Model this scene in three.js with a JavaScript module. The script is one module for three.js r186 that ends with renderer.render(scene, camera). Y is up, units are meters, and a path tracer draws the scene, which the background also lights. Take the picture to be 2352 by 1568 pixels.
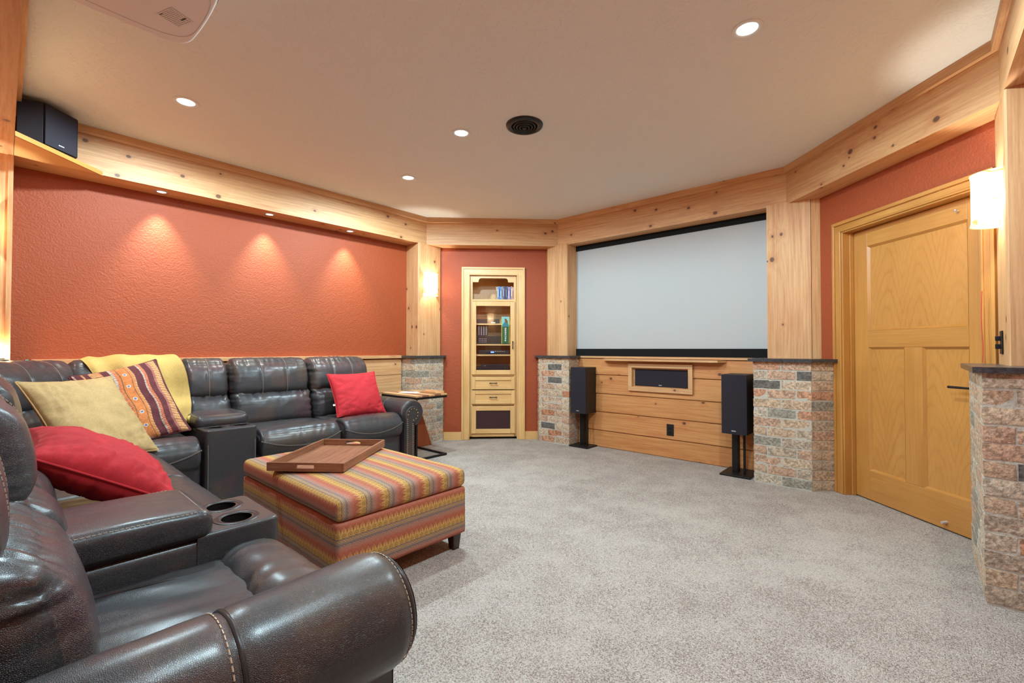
import * as THREE from 'three';
import { mergeGeometries, toCreasedNormals } from 'three/addons/utils/BufferGeometryUtils.js';
import { RoundedBoxGeometry } from 'three/addons/geometries/RoundedBoxGeometry.js';
import { ImprovedNoise } from 'three/addons/math/ImprovedNoise.js';

// ---------- camera, renderer, exposure ----------
const scene = new THREE.Scene();
const renderer = new THREE.WebGLRenderer({ antialias: true });
renderer.toneMapping = THREE.LinearToneMapping;
renderer.toneMappingExposure = 1.05;
renderer.shadowMap.enabled = true;
const camera = new THREE.PerspectiveCamera(73.85, 2352 / 1568, 0.03, 60);
camera.position.set(0, 1.0903, 0);
camera.rotation.order = 'YXZ';
camera.rotation.set(0.01685, 0.7279, 0.0006);
scene.add(camera);
scene.background = new THREE.Color(0x000000);

// lamp strengths (candela) and colours
const DOWN = 11.2, SOFFIT = 4.2, SCONCE = 1.0;
const DOWN_COL = new THREE.Color().setRGB(0.74, 1.0, 1.10);
const SOFFIT_COL = new THREE.Color().setRGB(0.95, 1.0, 0.9);
const SCONCE_COL = new THREE.Color().setRGB(1.0, 0.98, 0.86);

// ---------- helpers ----------
const Q = Math.SQRT1_2, V3 = THREE.Vector3, PI = Math.PI;
function mulberry(a) { return () => { a |= 0; a = a + 0x6D2B79F5 | 0; let t = Math.imul(a ^ a >>> 15, 1 | a); t = t + Math.imul(t ^ t >>> 7, 61 | t) ^ t; return ((t ^ t >>> 14) >>> 0) / 4294967296; }; }
const rnd = mulberry(20240611);
const rr = (a, b) => a + (b - a) * rnd();
const clamp = (x, a, b) => Math.max(a, Math.min(b, x));
const mix = (a, b, t) => a + (b - a) * t;
const sstep = (a, b, x) => { const t = clamp((x - a) / (b - a), 0, 1); return t * t * (3 - 2 * t); };
const perlin = new ImprovedNoise();
const N3 = (x, y, z) => perlin.noise(x, y, z);
function hash(x, y, s) { let h = Math.imul(x, 374761393) + Math.imul(y, 668265263) + Math.imul(s, 1442695041) | 0; h = Math.imul(h ^ h >>> 13, 1274126177); return ((h ^ h >>> 16) >>> 0) / 4294967296; }
// tileable value noise, px / py = period in cells
function vn(x, y, px, py, s) {
  const x0 = Math.floor(x), y0 = Math.floor(y); let fx = x - x0, fy = y - y0; fx = fx * fx * (3 - 2 * fx); fy = fy * fy * (3 - 2 * fy);
  const a = ((x0 % px) + px) % px, b = (a + 1) % px, c = ((y0 % py) + py) % py, d = (c + 1) % py;
  return mix(mix(hash(a, c, s), hash(b, c, s), fx), mix(hash(a, d, s), hash(b, d, s), fx), fy);
}
function fbm(x, y, px, py, s, o) { let a = 0.5, r = 0, n = 0; for (let i = 0; i < o; i++) { r += a * vn(x, y, px, py, s + i); n += a; a *= 0.5; x *= 2; y *= 2; px *= 2; py *= 2; } return r / n; }
function tex(w, h, fn, srgb, sx, sy) {         // fn(u,v) -> [r,g,b] 0..255 ; sx,sy = size in metres
  const d = new Uint8Array(w * h * 4);
  for (let j = 0; j < h; j++) for (let i = 0; i < w; i++) { const c = fn((i + 0.5) / w, (j + 0.5) / h), k = (j * w + i) * 4; d[k] = clamp(c[0], 0, 255); d[k + 1] = clamp(c[1], 0, 255); d[k + 2] = clamp(c[2], 0, 255); d[k + 3] = 255; }
  const t = new THREE.DataTexture(d, w, h, THREE.RGBAFormat); t.wrapS = t.wrapT = THREE.RepeatWrapping; t.magFilter = THREE.LinearFilter; t.minFilter = THREE.LinearFilter;
  if (srgb) t.colorSpace = THREE.SRGBColorSpace; t.repeat.set(1 / sx, 1 / sy); t.needsUpdate = true; return t;
}
const grey = f => (u, v) => { const g = f(u, v) * 255; return [g, g, g]; };
const std = (p) => new THREE.MeshStandardMaterial(p), phy = (p) => new THREE.MeshPhysicalMaterial(p);
const taken = {};
function numbered(n) { if (!(n in taken)) { taken[n] = 0; return n; } taken[n]++; return n + '_' + String(taken[n]).padStart(3, '0'); }
function shadows(o) { o.castShadow = true; o.receiveShadow = true; return o; }
function mesh(name, geo, m, parent) { const o = shadows(new THREE.Mesh(geo, m)); o.name = parent ? name : numbered(name); (parent || scene).add(o); return o; }
function tag(o, label, category, group, kind) { o.userData.label = label; if (category) o.userData.category = category; if (group) o.userData.group = group; if (kind) o.userData.kind = kind; return o; }
function group(name, label, category, pos = [0, 0, 0], ry = 0, grp, kind) { const o = new THREE.Group(); o.name = numbered(name); o.position.set(...pos); o.rotation.y = ry; scene.add(o); return tag(o, label, category, grp, kind); }
function struct(o, label, category) { return tag(o, label, category, null, 'structure'); }
// uv by dominant normal, in metres, grain axis along u
function uvBox(g, axis = 'x', off = true) {
  g = g.index ? g.toNonIndexed() : g;
  const p = g.attributes.position, n = g.attributes.normal, uv = new Float32Array(p.count * 2), ou = off ? rr(0, 3) : 0, ov = off ? rr(0, 1) : 0;
  for (let i = 0; i < p.count; i += 3) {
    let nx = 0, ny = 0, nz = 0; for (let k = 0; k < 3; k++) { nx += n.getX(i + k); ny += n.getY(i + k); nz += n.getZ(i + k); }
    nx = Math.abs(nx); ny = Math.abs(ny); nz = Math.abs(nz);
    const ax = nx >= ny && nx >= nz ? 'x' : ny >= nz ? 'y' : 'z';
    let U = axis, W; const others = ['x', 'y', 'z'].filter(a => a !== ax); if (!others.includes(U)) U = others[0]; W = others.find(a => a !== U);
    for (let k = 0; k < 3; k++) { const q = { x: p.getX(i + k), y: p.getY(i + k), z: p.getZ(i + k) }; uv[2 * (i + k)] = q[U] + ou; uv[2 * (i + k) + 1] = q[W] + ov + (ax === 'x' ? 0.13 : ax === 'y' ? 0.37 : 0); }
  }
  g.setAttribute('uv', new THREE.BufferAttribute(uv, 2)); return g;
}
const at = (g, x, y, z) => g.translate(x, y, z);
function plainBox(w, h, d, x = 0, y = 0, z = 0) { return at(new THREE.BoxGeometry(w, h, d), x, y, z); }
function rbox(w, h, d, r, x = 0, y = 0, z = 0, s = 2) { return at(new RoundedBoxGeometry(w, h, d, s, r), x, y, z); }
function wbox(w, h, d, x, y, z, axis = 'x', r = 0.003) { return uvBox(rbox(w, h, d, Math.min(r, w / 2.1, h / 2.1, d / 2.1), x, y, z, 1), axis); }
function span(x0, x1, y0, y1, z0, z1, axis = 'x', r = 0.003) { return wbox(x1 - x0, y1 - y0, z1 - z0, (x0 + x1) / 2, (y0 + y1) / 2, (z0 + z1) / 2, axis, r); }
function merge(list) { return mergeGeometries(list.map(g => { const k = g.index ? g.toNonIndexed() : g; for (const a of Object.keys(k.attributes)) if (!['position', 'normal', 'uv'].includes(a)) k.deleteAttribute(a); return k; })); }
// prism over a plan polygon [[x,z]...], uv in metres; vert = grain runs up
function prism(poly, y0, y1, vert = false) {
  const P = [], U = [], ou = rr(0, 3), ov = rr(0, 1); let area = 0;
  for (let i = 0; i < poly.length; i++) { const a = poly[i], b = poly[(i + 1) % poly.length]; area += a[0] * b[1] - b[0] * a[1]; }
  if (area > 0) poly = [...poly].reverse();
  const push = (x, y, z, u, v) => { P.push(x, y, z); U.push(u + ou, v + ov); };
  for (let i = 0; i < poly.length; i++) {
    const a = poly[i], b = poly[(i + 1) % poly.length], L = Math.hypot(b[0] - a[0], b[1] - a[1]);
    const A = [[a[0], y0, a[1], 0, y0], [b[0], y0, b[1], L, y0], [b[0], y1, b[1], L, y1], [a[0], y1, a[1], 0, y1]];
    for (const k of [0, 1, 2, 0, 2, 3]) { const q = A[k]; vert ? push(q[0], q[1], q[2], q[4], q[3] + i * 0.17) : push(q[0], q[1], q[2], q[3], q[4]); }
  }
  let dx = 1, dz = 0, best = 0; for (let i = 0; i < poly.length; i++) { const a = poly[i], b = poly[(i + 1) % poly.length], L = Math.hypot(b[0] - a[0], b[1] - a[1]); if (L > best) { best = L; dx = (b[0] - a[0]) / L; dz = (b[1] - a[1]) / L; } }
  const tri = THREE.ShapeUtils.triangulateShape(poly.map(p => new THREE.Vector2(p[0], p[1])), []);
  for (const t of tri) for (const top of [0, 1]) {
    let [a, b, c] = t; const p = poly, cr = (p[b][0] - p[a][0]) * (p[c][1] - p[a][1]) - (p[b][1] - p[a][1]) * (p[c][0] - p[a][0]);
    if ((cr > 0) === !!top) [b, c] = [c, b];
    for (const k of [a, b, c]) push(p[k][0], top ? y1 : y0, p[k][1], p[k][0] * dx + p[k][1] * dz, p[k][0] * -dz + p[k][1] * dx);
  }
  const g = new THREE.BufferGeometry(); g.setAttribute('position', new THREE.Float32BufferAttribute(P, 3)); g.setAttribute('uv', new THREE.Float32BufferAttribute(U, 2)); g.computeVertexNormals(); return g;
}
// normals averaged over equal positions
function smoothN(g) {
  g.computeVertexNormals(); const p = g.attributes.position, n = g.attributes.normal, m = new Map();
  const key = i => Math.round(p.getX(i) * 2e4) + '_' + Math.round(p.getY(i) * 2e4) + '_' + Math.round(p.getZ(i) * 2e4);
  const ks = []; for (let i = 0; i < p.count; i++) { const k = key(i); ks.push(k); const e = m.get(k) || [0, 0, 0]; e[0] += n.getX(i); e[1] += n.getY(i); e[2] += n.getZ(i); m.set(k, e); }
  for (let i = 0; i < p.count; i++) { const e = m.get(ks[i]), l = Math.hypot(...e) || 1; n.setXYZ(i, e[0] / l, e[1] / l, e[2] / l); }
  return g;
}
// soft upholstered block: rounded box, crowned faces, custom shaping, wrinkles along the normal
function puff(w, h, d, o = {}) {
  const s = o.step || 0.018, N = v => clamp(Math.ceil(v / s), 4, o.max || 60);
  const g = new THREE.BoxGeometry(w, h, d, N(w), N(h), N(d)), p = g.attributes.position, n0 = g.attributes.normal, uv = g.attributes.uv;
  const r0 = Array.isArray(o.r) ? o.r : [o.r ?? .05, o.r ?? .05, o.r ?? .05], r = [w, h, d].map((v, k) => Math.min(r0[k], v / 2 - 1e-4)), hf = [w / 2, h / 2, d / 2], pf = o.puff || [0, 0, 0], qs = [];
  const ou = rr(0, 1), ov = rr(0, 1);
  for (let i = 0; i < p.count; i++) {
    const a = [p.getX(i), p.getY(i), p.getZ(i)], q = a.map((v, k) => v / hf[k]); qs.push(q);
    const nx = Math.abs(n0.getX(i)), ny = Math.abs(n0.getY(i));
    if (o.uv) { const t = o.uv(a, [n0.getX(i), n0.getY(i), n0.getZ(i)]); uv.setXY(i, t[0], t[1]); }
    else uv.setXY(i, (nx > .5 ? a[2] : a[0]) + ou, (ny > .5 ? a[2] : a[1]) + ov + nx * .3 + ny * .6);
    const c = a.map((v, k) => clamp(v, -(hf[k] - r[k]), hf[k] - r[k])), e = a.map((v, k) => (v - c[k]) / r[k]), l = Math.hypot(...e) || 1;
    let b = c.map((v, k) => v + e[k] / l * r[k]);
    b = [b[0] + pf[0] * q[0] * (1 - q[1] ** 2) * (1 - q[2] ** 2), b[1] + pf[1] * q[1] * (1 - q[0] ** 4) * (1 - q[2] ** 2), b[2] + pf[2] * q[2] * (1 - q[0] ** 4) * (1 - q[1] ** 2)];
    if (o.fn) b = o.fn(b, q);
    p.setXYZ(i, ...b);
  }
  smoothN(g);
  if (o.wr) { const n = g.attributes.normal; for (let i = 0; i < p.count; i++) { const b = [p.getX(i), p.getY(i), p.getZ(i)], k = o.wr(b, qs[i]); p.setXYZ(i, b[0] + n.getX(i) * k, b[1] + n.getY(i) * k, b[2] + n.getZ(i) * k); } smoothN(g); }
  return g;
}
function tube(pts, r, seg = 40, rad = 6, closed = false) { return new THREE.TubeGeometry(new THREE.CatmullRomCurve3(pts.map(p => p.isVector3 ? p : new V3(...p)), closed), seg, r, rad, closed); }
// dashed thread along a polyline
function stitches(pts, dash = 0.008, gap = 0.004, rin = 0.0013) {
  const r = rin * .72, c = new THREE.CatmullRomCurve3(pts.map(p => p.isVector3 ? p : new V3(...p))), L = c.getLength(), n = Math.max(2, Math.round(L / (dash + gap))), out = [];
  c.arcLengthDivisions = 400;
  for (let i = 0; i < n; i++) { const a = c.getPointAt(i / n), b = c.getPointAt(Math.min(1, (i + dash / (dash + gap)) / n)), d = b.clone().sub(a), l = d.length(); const g = new THREE.BoxGeometry(r * 2, r * 2, l); g.applyQuaternion(new THREE.Quaternion().setFromUnitVectors(new V3(0, 0, 1), d.normalize())); at(g, (a.x + b.x) / 2, (a.y + b.y) / 2, (a.z + b.z) / 2); out.push(g); }
  return merge(out);
}
const lathe = (pts, seg = 40) => new THREE.LatheGeometry(pts.map(p => new THREE.Vector2(...p)), seg);
const lin = (r, g, b) => new THREE.Color().setRGB(r / 255, g / 255, b / 255, THREE.SRGBColorSpace);

// ---------- textures ----------
function cedarTex(seed, knots, warm) {
  const R = mulberry(seed), ks = []; for (let i = 0; i < knots; i++) ks.push([R(), 0.1 + 0.8 * R(), 0.006 + 0.012 * R(), R()]);
  return tex(1024, 512, (u, v) => {
    let g = v * 17 + 4.5 * fbm(u * 2, v * 5, 2, 5, seed + 7, 4) + .5 * fbm(u * 9, v * 22, 9, 22, seed + 17, 2), core = 0, halo = 0;
    for (const [ku, kv, kr, kw] of ks) {
      let du = u - ku; if (du > .5) du -= 1; if (du < -.5) du += 1; let dv = v - kv; if (dv > .5) dv -= 1; if (dv < -.5) dv += 1; du *= 2.4; dv *= 0.6;
      const e = (du / (kr * 5.5)) ** 2 + (dv / (kr * 2.2)) ** 2; if (e < 9) g += 2.6 * Math.exp(-e) * (dv > 0 ? 1 : -1) * (1 - Math.exp(-((dv / kr) ** 2)));
      const d = Math.hypot(du * 0.8, dv) / kr; if (d < 4) { core = Math.max(core, 1 - sstep(.55 + .2 * kw, 1.15, d)); halo = Math.max(halo, .6 * Math.exp(-((d / 2.2) ** 2))); }
    }
    const ring = 0.5 + 0.5 * Math.sin(g * 6.283), fine = vn(u * 90, v * 300, 90, 300, seed + 1), broad = fbm(u * 4, v * 7, 4, 7, seed + 3, 3), streak = vn(u * 12, v * 110, 12, 110, seed + 5);
    let t = 0.15 * ring ** 2 + 0.16 * (fine - .5) + 0.6 * (broad - .4) + 0.42 * (streak - .5) * (.4 + broad) + halo * .55; t = clamp(t, -.35, 1.1);
    const L = [208, 160, 112], D = [156 + warm, 100, 58], K = [92, 60, 40];
    let c = [0, 1, 2].map(k => mix(L[k], D[k], t)); c = c.map((x, k) => mix(x, K[k], core * (.75 + .25 * fine))); return c;
  }, true, 2.4, 0.6);
}
const TCED = [cedarTex(11, 12, 8), cedarTex(37, 17, 14), cedarTex(71, 8, 4)];
const TGRAIN = tex(512, 512, grey((u, v) => .55 + .3 * (vn(u * 30, v * 220, 30, 220, 5) - .5) + .3 * (vn(u * 12, v * 70, 12, 70, 9) - .5)), false, 1.2, 0.6);
const M = {};
M.cedar = TCED.map(t => std({ map: t, roughness: 0.55, bumpMap: TGRAIN, bumpScale: 0.0006 }));
M.plank = TCED.map(t => std({ map: t, color: lin(246, 222, 192), roughness: 0.52, bumpMap: TGRAIN, bumpScale: 0.0006 }));
const ced = () => M.cedar[Math.floor(rnd() * 3)];
const TMAPLE = tex(512, 512, (u, v) => { const g = vn(u * 8, v * 90, 8, 90, 3) - .5, f = fbm(u * 3, v * 6, 3, 6, 8, 3) - .5, q = fbm(u * 10, v * 3, 10, 3, 18, 2) - .5, s = vn(u * 60, v * 240, 60, 240, 4) - .5; const t = .1 * g + .22 * f + .1 * q + .05 * s; return [236 + 120 * t, 200 + 150 * t, 148 + 170 * t]; }, true, 1.6, 0.5);
M.maple = phy({ map: TMAPLE, color: lin(240, 224, 198), roughness: 0.38, clearcoat: 0.3, clearcoatRoughness: 0.35 });
M.honey = phy({ map: TMAPLE, color: lin(202, 164, 110), roughness: 0.36, clearcoat: 0.35, clearcoatRoughness: 0.3 });
// flame figured veneer: nested arches in three book-matched leaves (u runs up the panel)
const TFLAME = tex(1024, 512, (u, v) => {
  const leaf = v * 3, c = Math.abs(leaf - Math.floor(leaf) - .5) * 2, n = fbm(u * 6, v * 9, 6, 9, 21, 3) - .5, n2 = fbm(u * 14, v * 14, 14, 14, 25, 2) - .5;
  const g = (u * 9 + 2.6 * (c ** 1.7) + n * 1.3 + n2 * .25), r = g - Math.floor(g), ring = Math.exp(-(((r - .5) / .13) ** 2)), f = vn(u * 40, v * 200, 40, 200, 6) - .5;
  const t = -.11 * ring * (.4 + .6 * vn(u * 5, v * 6, 5, 6, 44)) + .08 * f + .1 * n; return [240 + 130 * t, 204 + 165 * t, 150 + 190 * t];
}, true, 1.2, 0.7);
M.flame = phy({ map: TFLAME, color: lin(204, 167, 114), roughness: 0.36, clearcoat: 0.35, clearcoatRoughness: 0.3 });
const TPEEL = tex(1024, 1024, grey((u, v) => { const a = fbm(u * 70, v * 70, 70, 70, 31, 3), b = fbm(u * 26, v * 26, 26, 26, 33, 2); return clamp(.5 + 1.3 * (a - .5) + .5 * (b - .5), 0, 1); }), false, 0.6, 0.6);
M.orange = std({ color: lin(156, 68, 29), roughness: 0.6, bumpMap: TPEEL, bumpScale: 0.0017 });
const TCEIL = tex(1024, 1024, grey((u, v) => { const a = fbm(u * 44, v * 44, 44, 44, 51, 3); return sstep(.42, .62, a) * .7 + .3 * fbm(u * 120, v * 120, 120, 120, 53, 2); }), false, 1.0, 1.0);
M.ceiling = std({ color: lin(228, 226, 220), roughness: 0.9, bumpMap: TCEIL, bumpScale: 0.0022 });
// carpet: one square tile of mixed light and dark yarn tufts, repeated over the floor like the woven goods; the blend of yarns varies at random
const TUFTS = 590, TILE = 2.25, yarn = new Float32Array(TUFTS * TUFTS * 3); { const R = mulberry(5); for (let i = 0; i < yarn.length; i++) yarn[i] = R(); }
const tuft = [0, 0];
function tuftAt(u, v) {
  const x = u * TUFTS, y = v * TUFTS, xi = Math.floor(x), yi = Math.floor(y); let best = 9, id = 0;
  for (let a = -1; a <= 1; a++) for (let b = -1; b <= 1; b++) { const k = (((yi + b + TUFTS) % TUFTS) * TUFTS + (xi + a + TUFTS) % TUFTS) * 3, dx = xi + a + .15 + .7 * yarn[k] - x, dy = yi + b + .15 + .7 * yarn[k + 1] - y, d = dx * dx + dy * dy; if (d < best) { best = d; id = k; } }
  tuft[0] = best; tuft[1] = yarn[id + 2]; return tuft;
}
const YARN = [[134, 119, 110], [160, 146, 136], [176, 164, 154], [190, 179, 169]];
const TCARP = tex(2048, 2048, (u, v) => { const k = tuftAt(u, v)[1] + .4 * (fbm(u * 20, v * 20, 20, 20, 61, 3) - .5) + .36 * (fbm(u * 7, v * 7, 7, 7, 63, 3) - .5); return YARN[k < .15 ? 0 : k < .4 ? 1 : k < .75 ? 2 : 3]; }, true, TILE, TILE);
const TCARPB = tex(2048, 2048, grey((u, v) => { const t = tuftAt(u, v); return clamp(.95 - .75 * t[0] - .3 * t[1], 0, 1); }), false, TILE, TILE);
M.carpet = std({ map: TCARP, roughness: 1, bumpMap: TCARPB, bumpScale: 0.006 });
const TSPECK = tex(512, 256, (u, v) => { const a = fbm(u * 34, v * 17, 34, 17, 71, 4) - .5, b = vn(u * 150, v * 75, 150, 75, 73) - .5, c = sstep(.58, .8, fbm(u * 14, v * 9, 14, 9, 75, 4)) * .7; const t = 1.04 + .7 * a + .28 * b; return [mix(205 * t, 235, c * .5), mix(200 * t, 228, c * .5), mix(195 * t, 215, c * .5)]; }, true, 0.42, 0.21);
const TSPECKB = tex(512, 256, grey((u, v) => .5 + .8 * (fbm(u * 30, v * 15, 30, 15, 77, 4) - .5)), false, 0.42, 0.21);
M.brick = [[226, 202, 176], [222, 194, 166], [218, 182, 156], [220, 168, 136], [208, 146, 112], [224, 210, 190], [176, 172, 158], [122, 118, 114], [208, 190, 170]].map(c => std({ color: lin(...c), map: TSPECK, roughness: 0.92, bumpMap: TSPECKB, bumpScale: 0.004 }));
M.mortar = std({ color: lin(188, 182, 170), roughness: 1, bumpMap: TSPECKB, bumpScale: 0.004 });
M.slate = phy({ color: lin(70, 74, 80), map: TSPECK, roughness: 0.32, clearcoat: .3, clearcoatRoughness: .3 });
// leather: dark brown-black, burgundy and umber mottling, fine grain
const TLEA = tex(512, 512, (u, v) => { const a = fbm(u * 4, v * 4, 4, 4, 81, 4), b = fbm(u * 5, v * 5, 5, 5, 85, 4), f = vn(u * 160, v * 160, 160, 160, 87) - .5; let c = [46, 43, 46]; c = c.map((x, k) => mix(x, [84, 42, 48][k], sstep(.5, .74, a) * .7)); c = c.map((x, k) => mix(x, [88, 64, 46][k], sstep(.56, .78, b) * .6)); return c.map(x => x + 9 * f); }, true, 0.9, 0.9);
const LC = 90, leaCells = []; { const R = mulberry(15); for (let i = 0; i < LC * LC; i++) leaCells.push([R(), R()]); }
const TLEAB = tex(768, 768, grey((u, v) => { const x = u * LC, y = v * LC, xi = Math.floor(x), yi = Math.floor(y); let b = 9, b2 = 9; for (let i = -1; i <= 1; i++) for (let j = -1; j <= 1; j++) { const c = leaCells[((yi + j + LC) % LC) * LC + (xi + i + LC) % LC], d = Math.hypot(xi + i + c[0] - x, yi + j + c[1] - y); if (d < b) { b2 = b; b = d; } else if (d < b2) b2 = d; } return sstep(0, .3, b2 - b) * .75 + .25 * fbm(u * 40, v * 40, 40, 40, 91, 2); }), false, 0.24, 0.24);
M.leather = phy({ map: TLEA, roughness: 0.36, bumpMap: TLEAB, bumpScale: 0.0009, specularIntensity: 1, clearcoat: 0.38, clearcoatRoughness: 0.28 });
M.thread = std({ color: lin(186, 166, 142), roughness: 0.8 });
M.brass = std({ color: lin(196, 160, 100), metalness: 1, roughness: 0.32 });
M.blackMetal = std({ color: lin(34, 32, 32), metalness: 0.5, roughness: 0.45 });
M.blackPlastic = std({ color: lin(18, 17, 18), roughness: 0.4 });
M.grille = std({ color: lin(34, 29, 38), roughness: 0.95, bumpMap: tex(128, 128, grey((u, v) => .5 + .25 * Math.sin(u * 402) + .25 * Math.sin(v * 402)), false, 0.1, 0.1), bumpScale: 0.0006 });
M.cabinetBlack = std({ color: lin(30, 24, 20), roughness: 0.5 });
M.silver = std({ color: lin(215, 215, 218), metalness: 0.7, roughness: 0.3 });
M.white = std({ color: lin(238, 238, 236), roughness: 0.5 });
M.trimWhite = std({ color: lin(226, 226, 222), roughness: 0.45 });
M.blackVelvet = std({ color: lin(8, 8, 9), roughness: 1 });
M.screen = std({ color: lin(178, 178, 178), roughness: 0.85 });
const glow = (c, k) => { const m = std({ color: 0x111111, roughness: 1 }); m.emissive = c.clone(); m.emissiveIntensity = k; return m; };
M.lampWhite = glow(new THREE.Color().setRGB(1, .97, .92), 3);
M.lampWarm = glow(new THREE.Color().setRGB(1, .85, .6), 6);

// ---------- plan of the room (metres) ----------
const H_BEAM = 2.3126, H_CEIL = 2.6247, CROWN = 0.056;
const NRM = { A: [-1, 0], B: [-Q, -Q], C: [0, -1], D: [Q, -Q], E: [1, 0], F: [0, 1] }, CYC = ['A', 'B', 'C', 'D', 'E', 'F'];
const BEAM = { A: 4.265, B: 5.338, C: 4.379, D: 2.525, E: .317, F: -.031 };
const WALL = { A: 4.49, B: 5.515, C: 4.56, D: 2.70, E: .51, F: .335 };
const off = (b, d) => Object.fromEntries(CYC.map(k => [k, b[k] + d]));
function cross(a, b, T) { const [p, q] = NRM[a], [r, s] = NRM[b], det = p * s - q * r; return [(T[a] * s - q * T[b]) / det, (p * T[b] - T[a] * r) / det]; }
function ringPoly(k, inn, out) { const i = CYC.indexOf(k), a = CYC[(i + 5) % 6], b = CYC[(i + 1) % 6]; return [cross(a, k, inn), cross(k, b, inn), cross(k, b, out), cross(a, k, out)]; }
const SIDE = { A: 'left', B: 'cabinet', C: 'screen', D: 'door', E: 'right', F: 'back' };

// floor (carpet) and ceiling
{
  const g = new THREE.PlaneGeometry(5.4, 5.4, 8, 8).rotateX(-PI / 2).translate(-2.0, 0, -2.1), p = g.attributes.position, uv = g.attributes.uv;
  for (let i = 0; i < p.count; i++) uv.setXY(i, p.getX(i) + .4, p.getZ(i) + .7);
  struct(mesh('floor', g, M.carpet), 'mottled grey and beige cut pile carpet over the floor', 'carpet');
  const base = prism([[-4.8, .6], [.8, .6], [.8, -4.9], [-4.8, -4.9]], -.12, -.004); mesh('floor_slab', base, M.mortar).userData.kind = 'structure';
  const out = off(WALL, .1); const cp = CYC.map((k, i) => cross(k, CYC[(i + 1) % 6], out));
  struct(mesh('ceiling', prism(cp, H_CEIL, H_CEIL + .1), M.ceiling), 'beige textured ceiling', 'ceiling');
}
// walls
const wallOut = off(WALL, .1);
for (const k of ['A', 'C', 'E', 'F']) struct(mesh('wall_' + SIDE[k], prism(ringPoly(k, WALL, wallOut), 0, H_CEIL), M.orange), 'burnt orange textured wall on the ' + SIDE[k] + ' side', 'wall');
// wall with an opening: local frame centre c0, half width hw, opening from y0 to y1
function holedWall(k, c0, tdir, hw, y0, y1) {
  const P = ringPoly(k, WALL, wallOut), n = NRM[k], pt = (s, o) => [c0[0] + tdir[0] * s + n[0] * o, c0[1] + tdir[1] * s + n[1] * o];
  const g = [prism([P[0], pt(-hw, 0), pt(-hw, .1), P[3]], 0, H_CEIL), prism([pt(hw, 0), P[1], P[2], pt(hw, .1)], 0, H_CEIL), prism([pt(-hw, 0), pt(hw, 0), pt(hw, .1), pt(-hw, .1)], y1, H_CEIL)];
  if (y0 > 0) g.push(prism([pt(-hw, 0), pt(hw, 0), pt(hw, .1), pt(-hw, .1)], 0, y0));
  return struct(mesh('wall_' + SIDE[k], merge(g), M.orange), 'burnt orange textured wall around the ' + (k === 'B' ? 'built-in cabinet' : 'panelled door'), 'wall');
}
const CAB = [-3.836, -3.963], DOOR = [-.0671, -3.8871];
{ const s = (CAB[0] * -Q + CAB[1] * -Q) - WALL.B; CAB[0] += Q * s; CAB[1] += Q * s; }
{ const s = (DOOR[0] * Q - DOOR[1] * Q) - WALL.D; DOOR[0] -= Q * s; DOOR[1] += Q * s; }
holedWall('B', CAB, [Q, -Q], .29, 0, 2.0);
holedWall('D', DOOR, [Q, Q], .495, 0, 1.985);

// cedar beams round the room with a crown strip on top
const beamIdx = { A: 0, B: 2, C: 0, D: 1, E: 2, F: 1 }, crownFace = off(BEAM, -.0265);
const BLAB = { A: 'long cedar beam with small spotlights above the sofa wall', B: 'short knotty cedar beam above the built-in cabinet', C: 'long cedar beam above the projection screen', D: 'knotty cedar beam above the panelled door', E: 'cedar beam beside the upper corner over the brick pillar', F: 'cedar beam behind the corner loudspeaker' };
for (const k of CYC) {
  const b = group('cedar_beam', BLAB[k], 'beam', [0, 0, 0], 0, null, 'structure');
  mesh('fascia', prism(ringPoly(k, BEAM, off(WALL, .02)), H_BEAM, H_CEIL - CROWN), M.cedar[beamIdx[k]], b);
  mesh('crown_strip', prism(ringPoly(k, crownFace, off(WALL, .02)), H_CEIL - CROWN, H_CEIL + .005), M.cedar[(beamIdx[k] + 1) % 3], b);
}
// cedar columns on the pillars
const POST_Y = 1.015;
function column(poly, label, mi) { const o = group('cedar_column', label, 'column', [0, 0, 0], 0, null, 'structure'); mesh('shaft', prism(poly, POST_Y, H_BEAM + .01, true), M.cedar[mi], o); return o; }
column([[-4.5, -3.166], [-4.268, -3.166], [-4.26, -3.174], [-4.26, -3.484], [-4.264, -3.492], [-4.36, -3.588], [-4.5, -3.45]], 'cedar column carrying a wall sconce beside the sofa wall', 0);
column([[-3.31, -4.362], [-3.038, -4.362], [-3.03, -4.37], [-3.018, -4.58], [-3.36, -4.58], [-3.43, -4.482]], 'cedar column between the built-in cabinet and the projection screen', 2);
{
  const o = column([[-.955, -4.362], [-.737, -4.362], [-.635, -4.362], [-.635, -4.58], [-.955, -4.58]], 'cedar column between the projection screen and the panelled door', 1);
  mesh('side_board', prism([[-.632, -4.365], [-.553, -4.402], [-.50, -4.46], [-.62, -4.56], [-.632, -4.56]], POST_Y, H_BEAM + .01, true), M.cedar[2], o);
}
column([[.318, -3.12], [.326, -3.112], [.52, -3.112], [.52, -3.45], [.318, -3.45]], 'cedar column carrying a wall sconce beside the door', 2);
{ const o = column([[-4.5, -.033], [-4.255, -.033], [-4.255, .35], [-4.5, .35]], 'cedar column behind the sofa corner', 1); mesh('edge_board', prism([[-4.255, -.033], [-4.243, -.033], [-4.243, -.01], [-4.255, -.01]], POST_Y, H_BEAM, true), M.cedar[0], o); }

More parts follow.
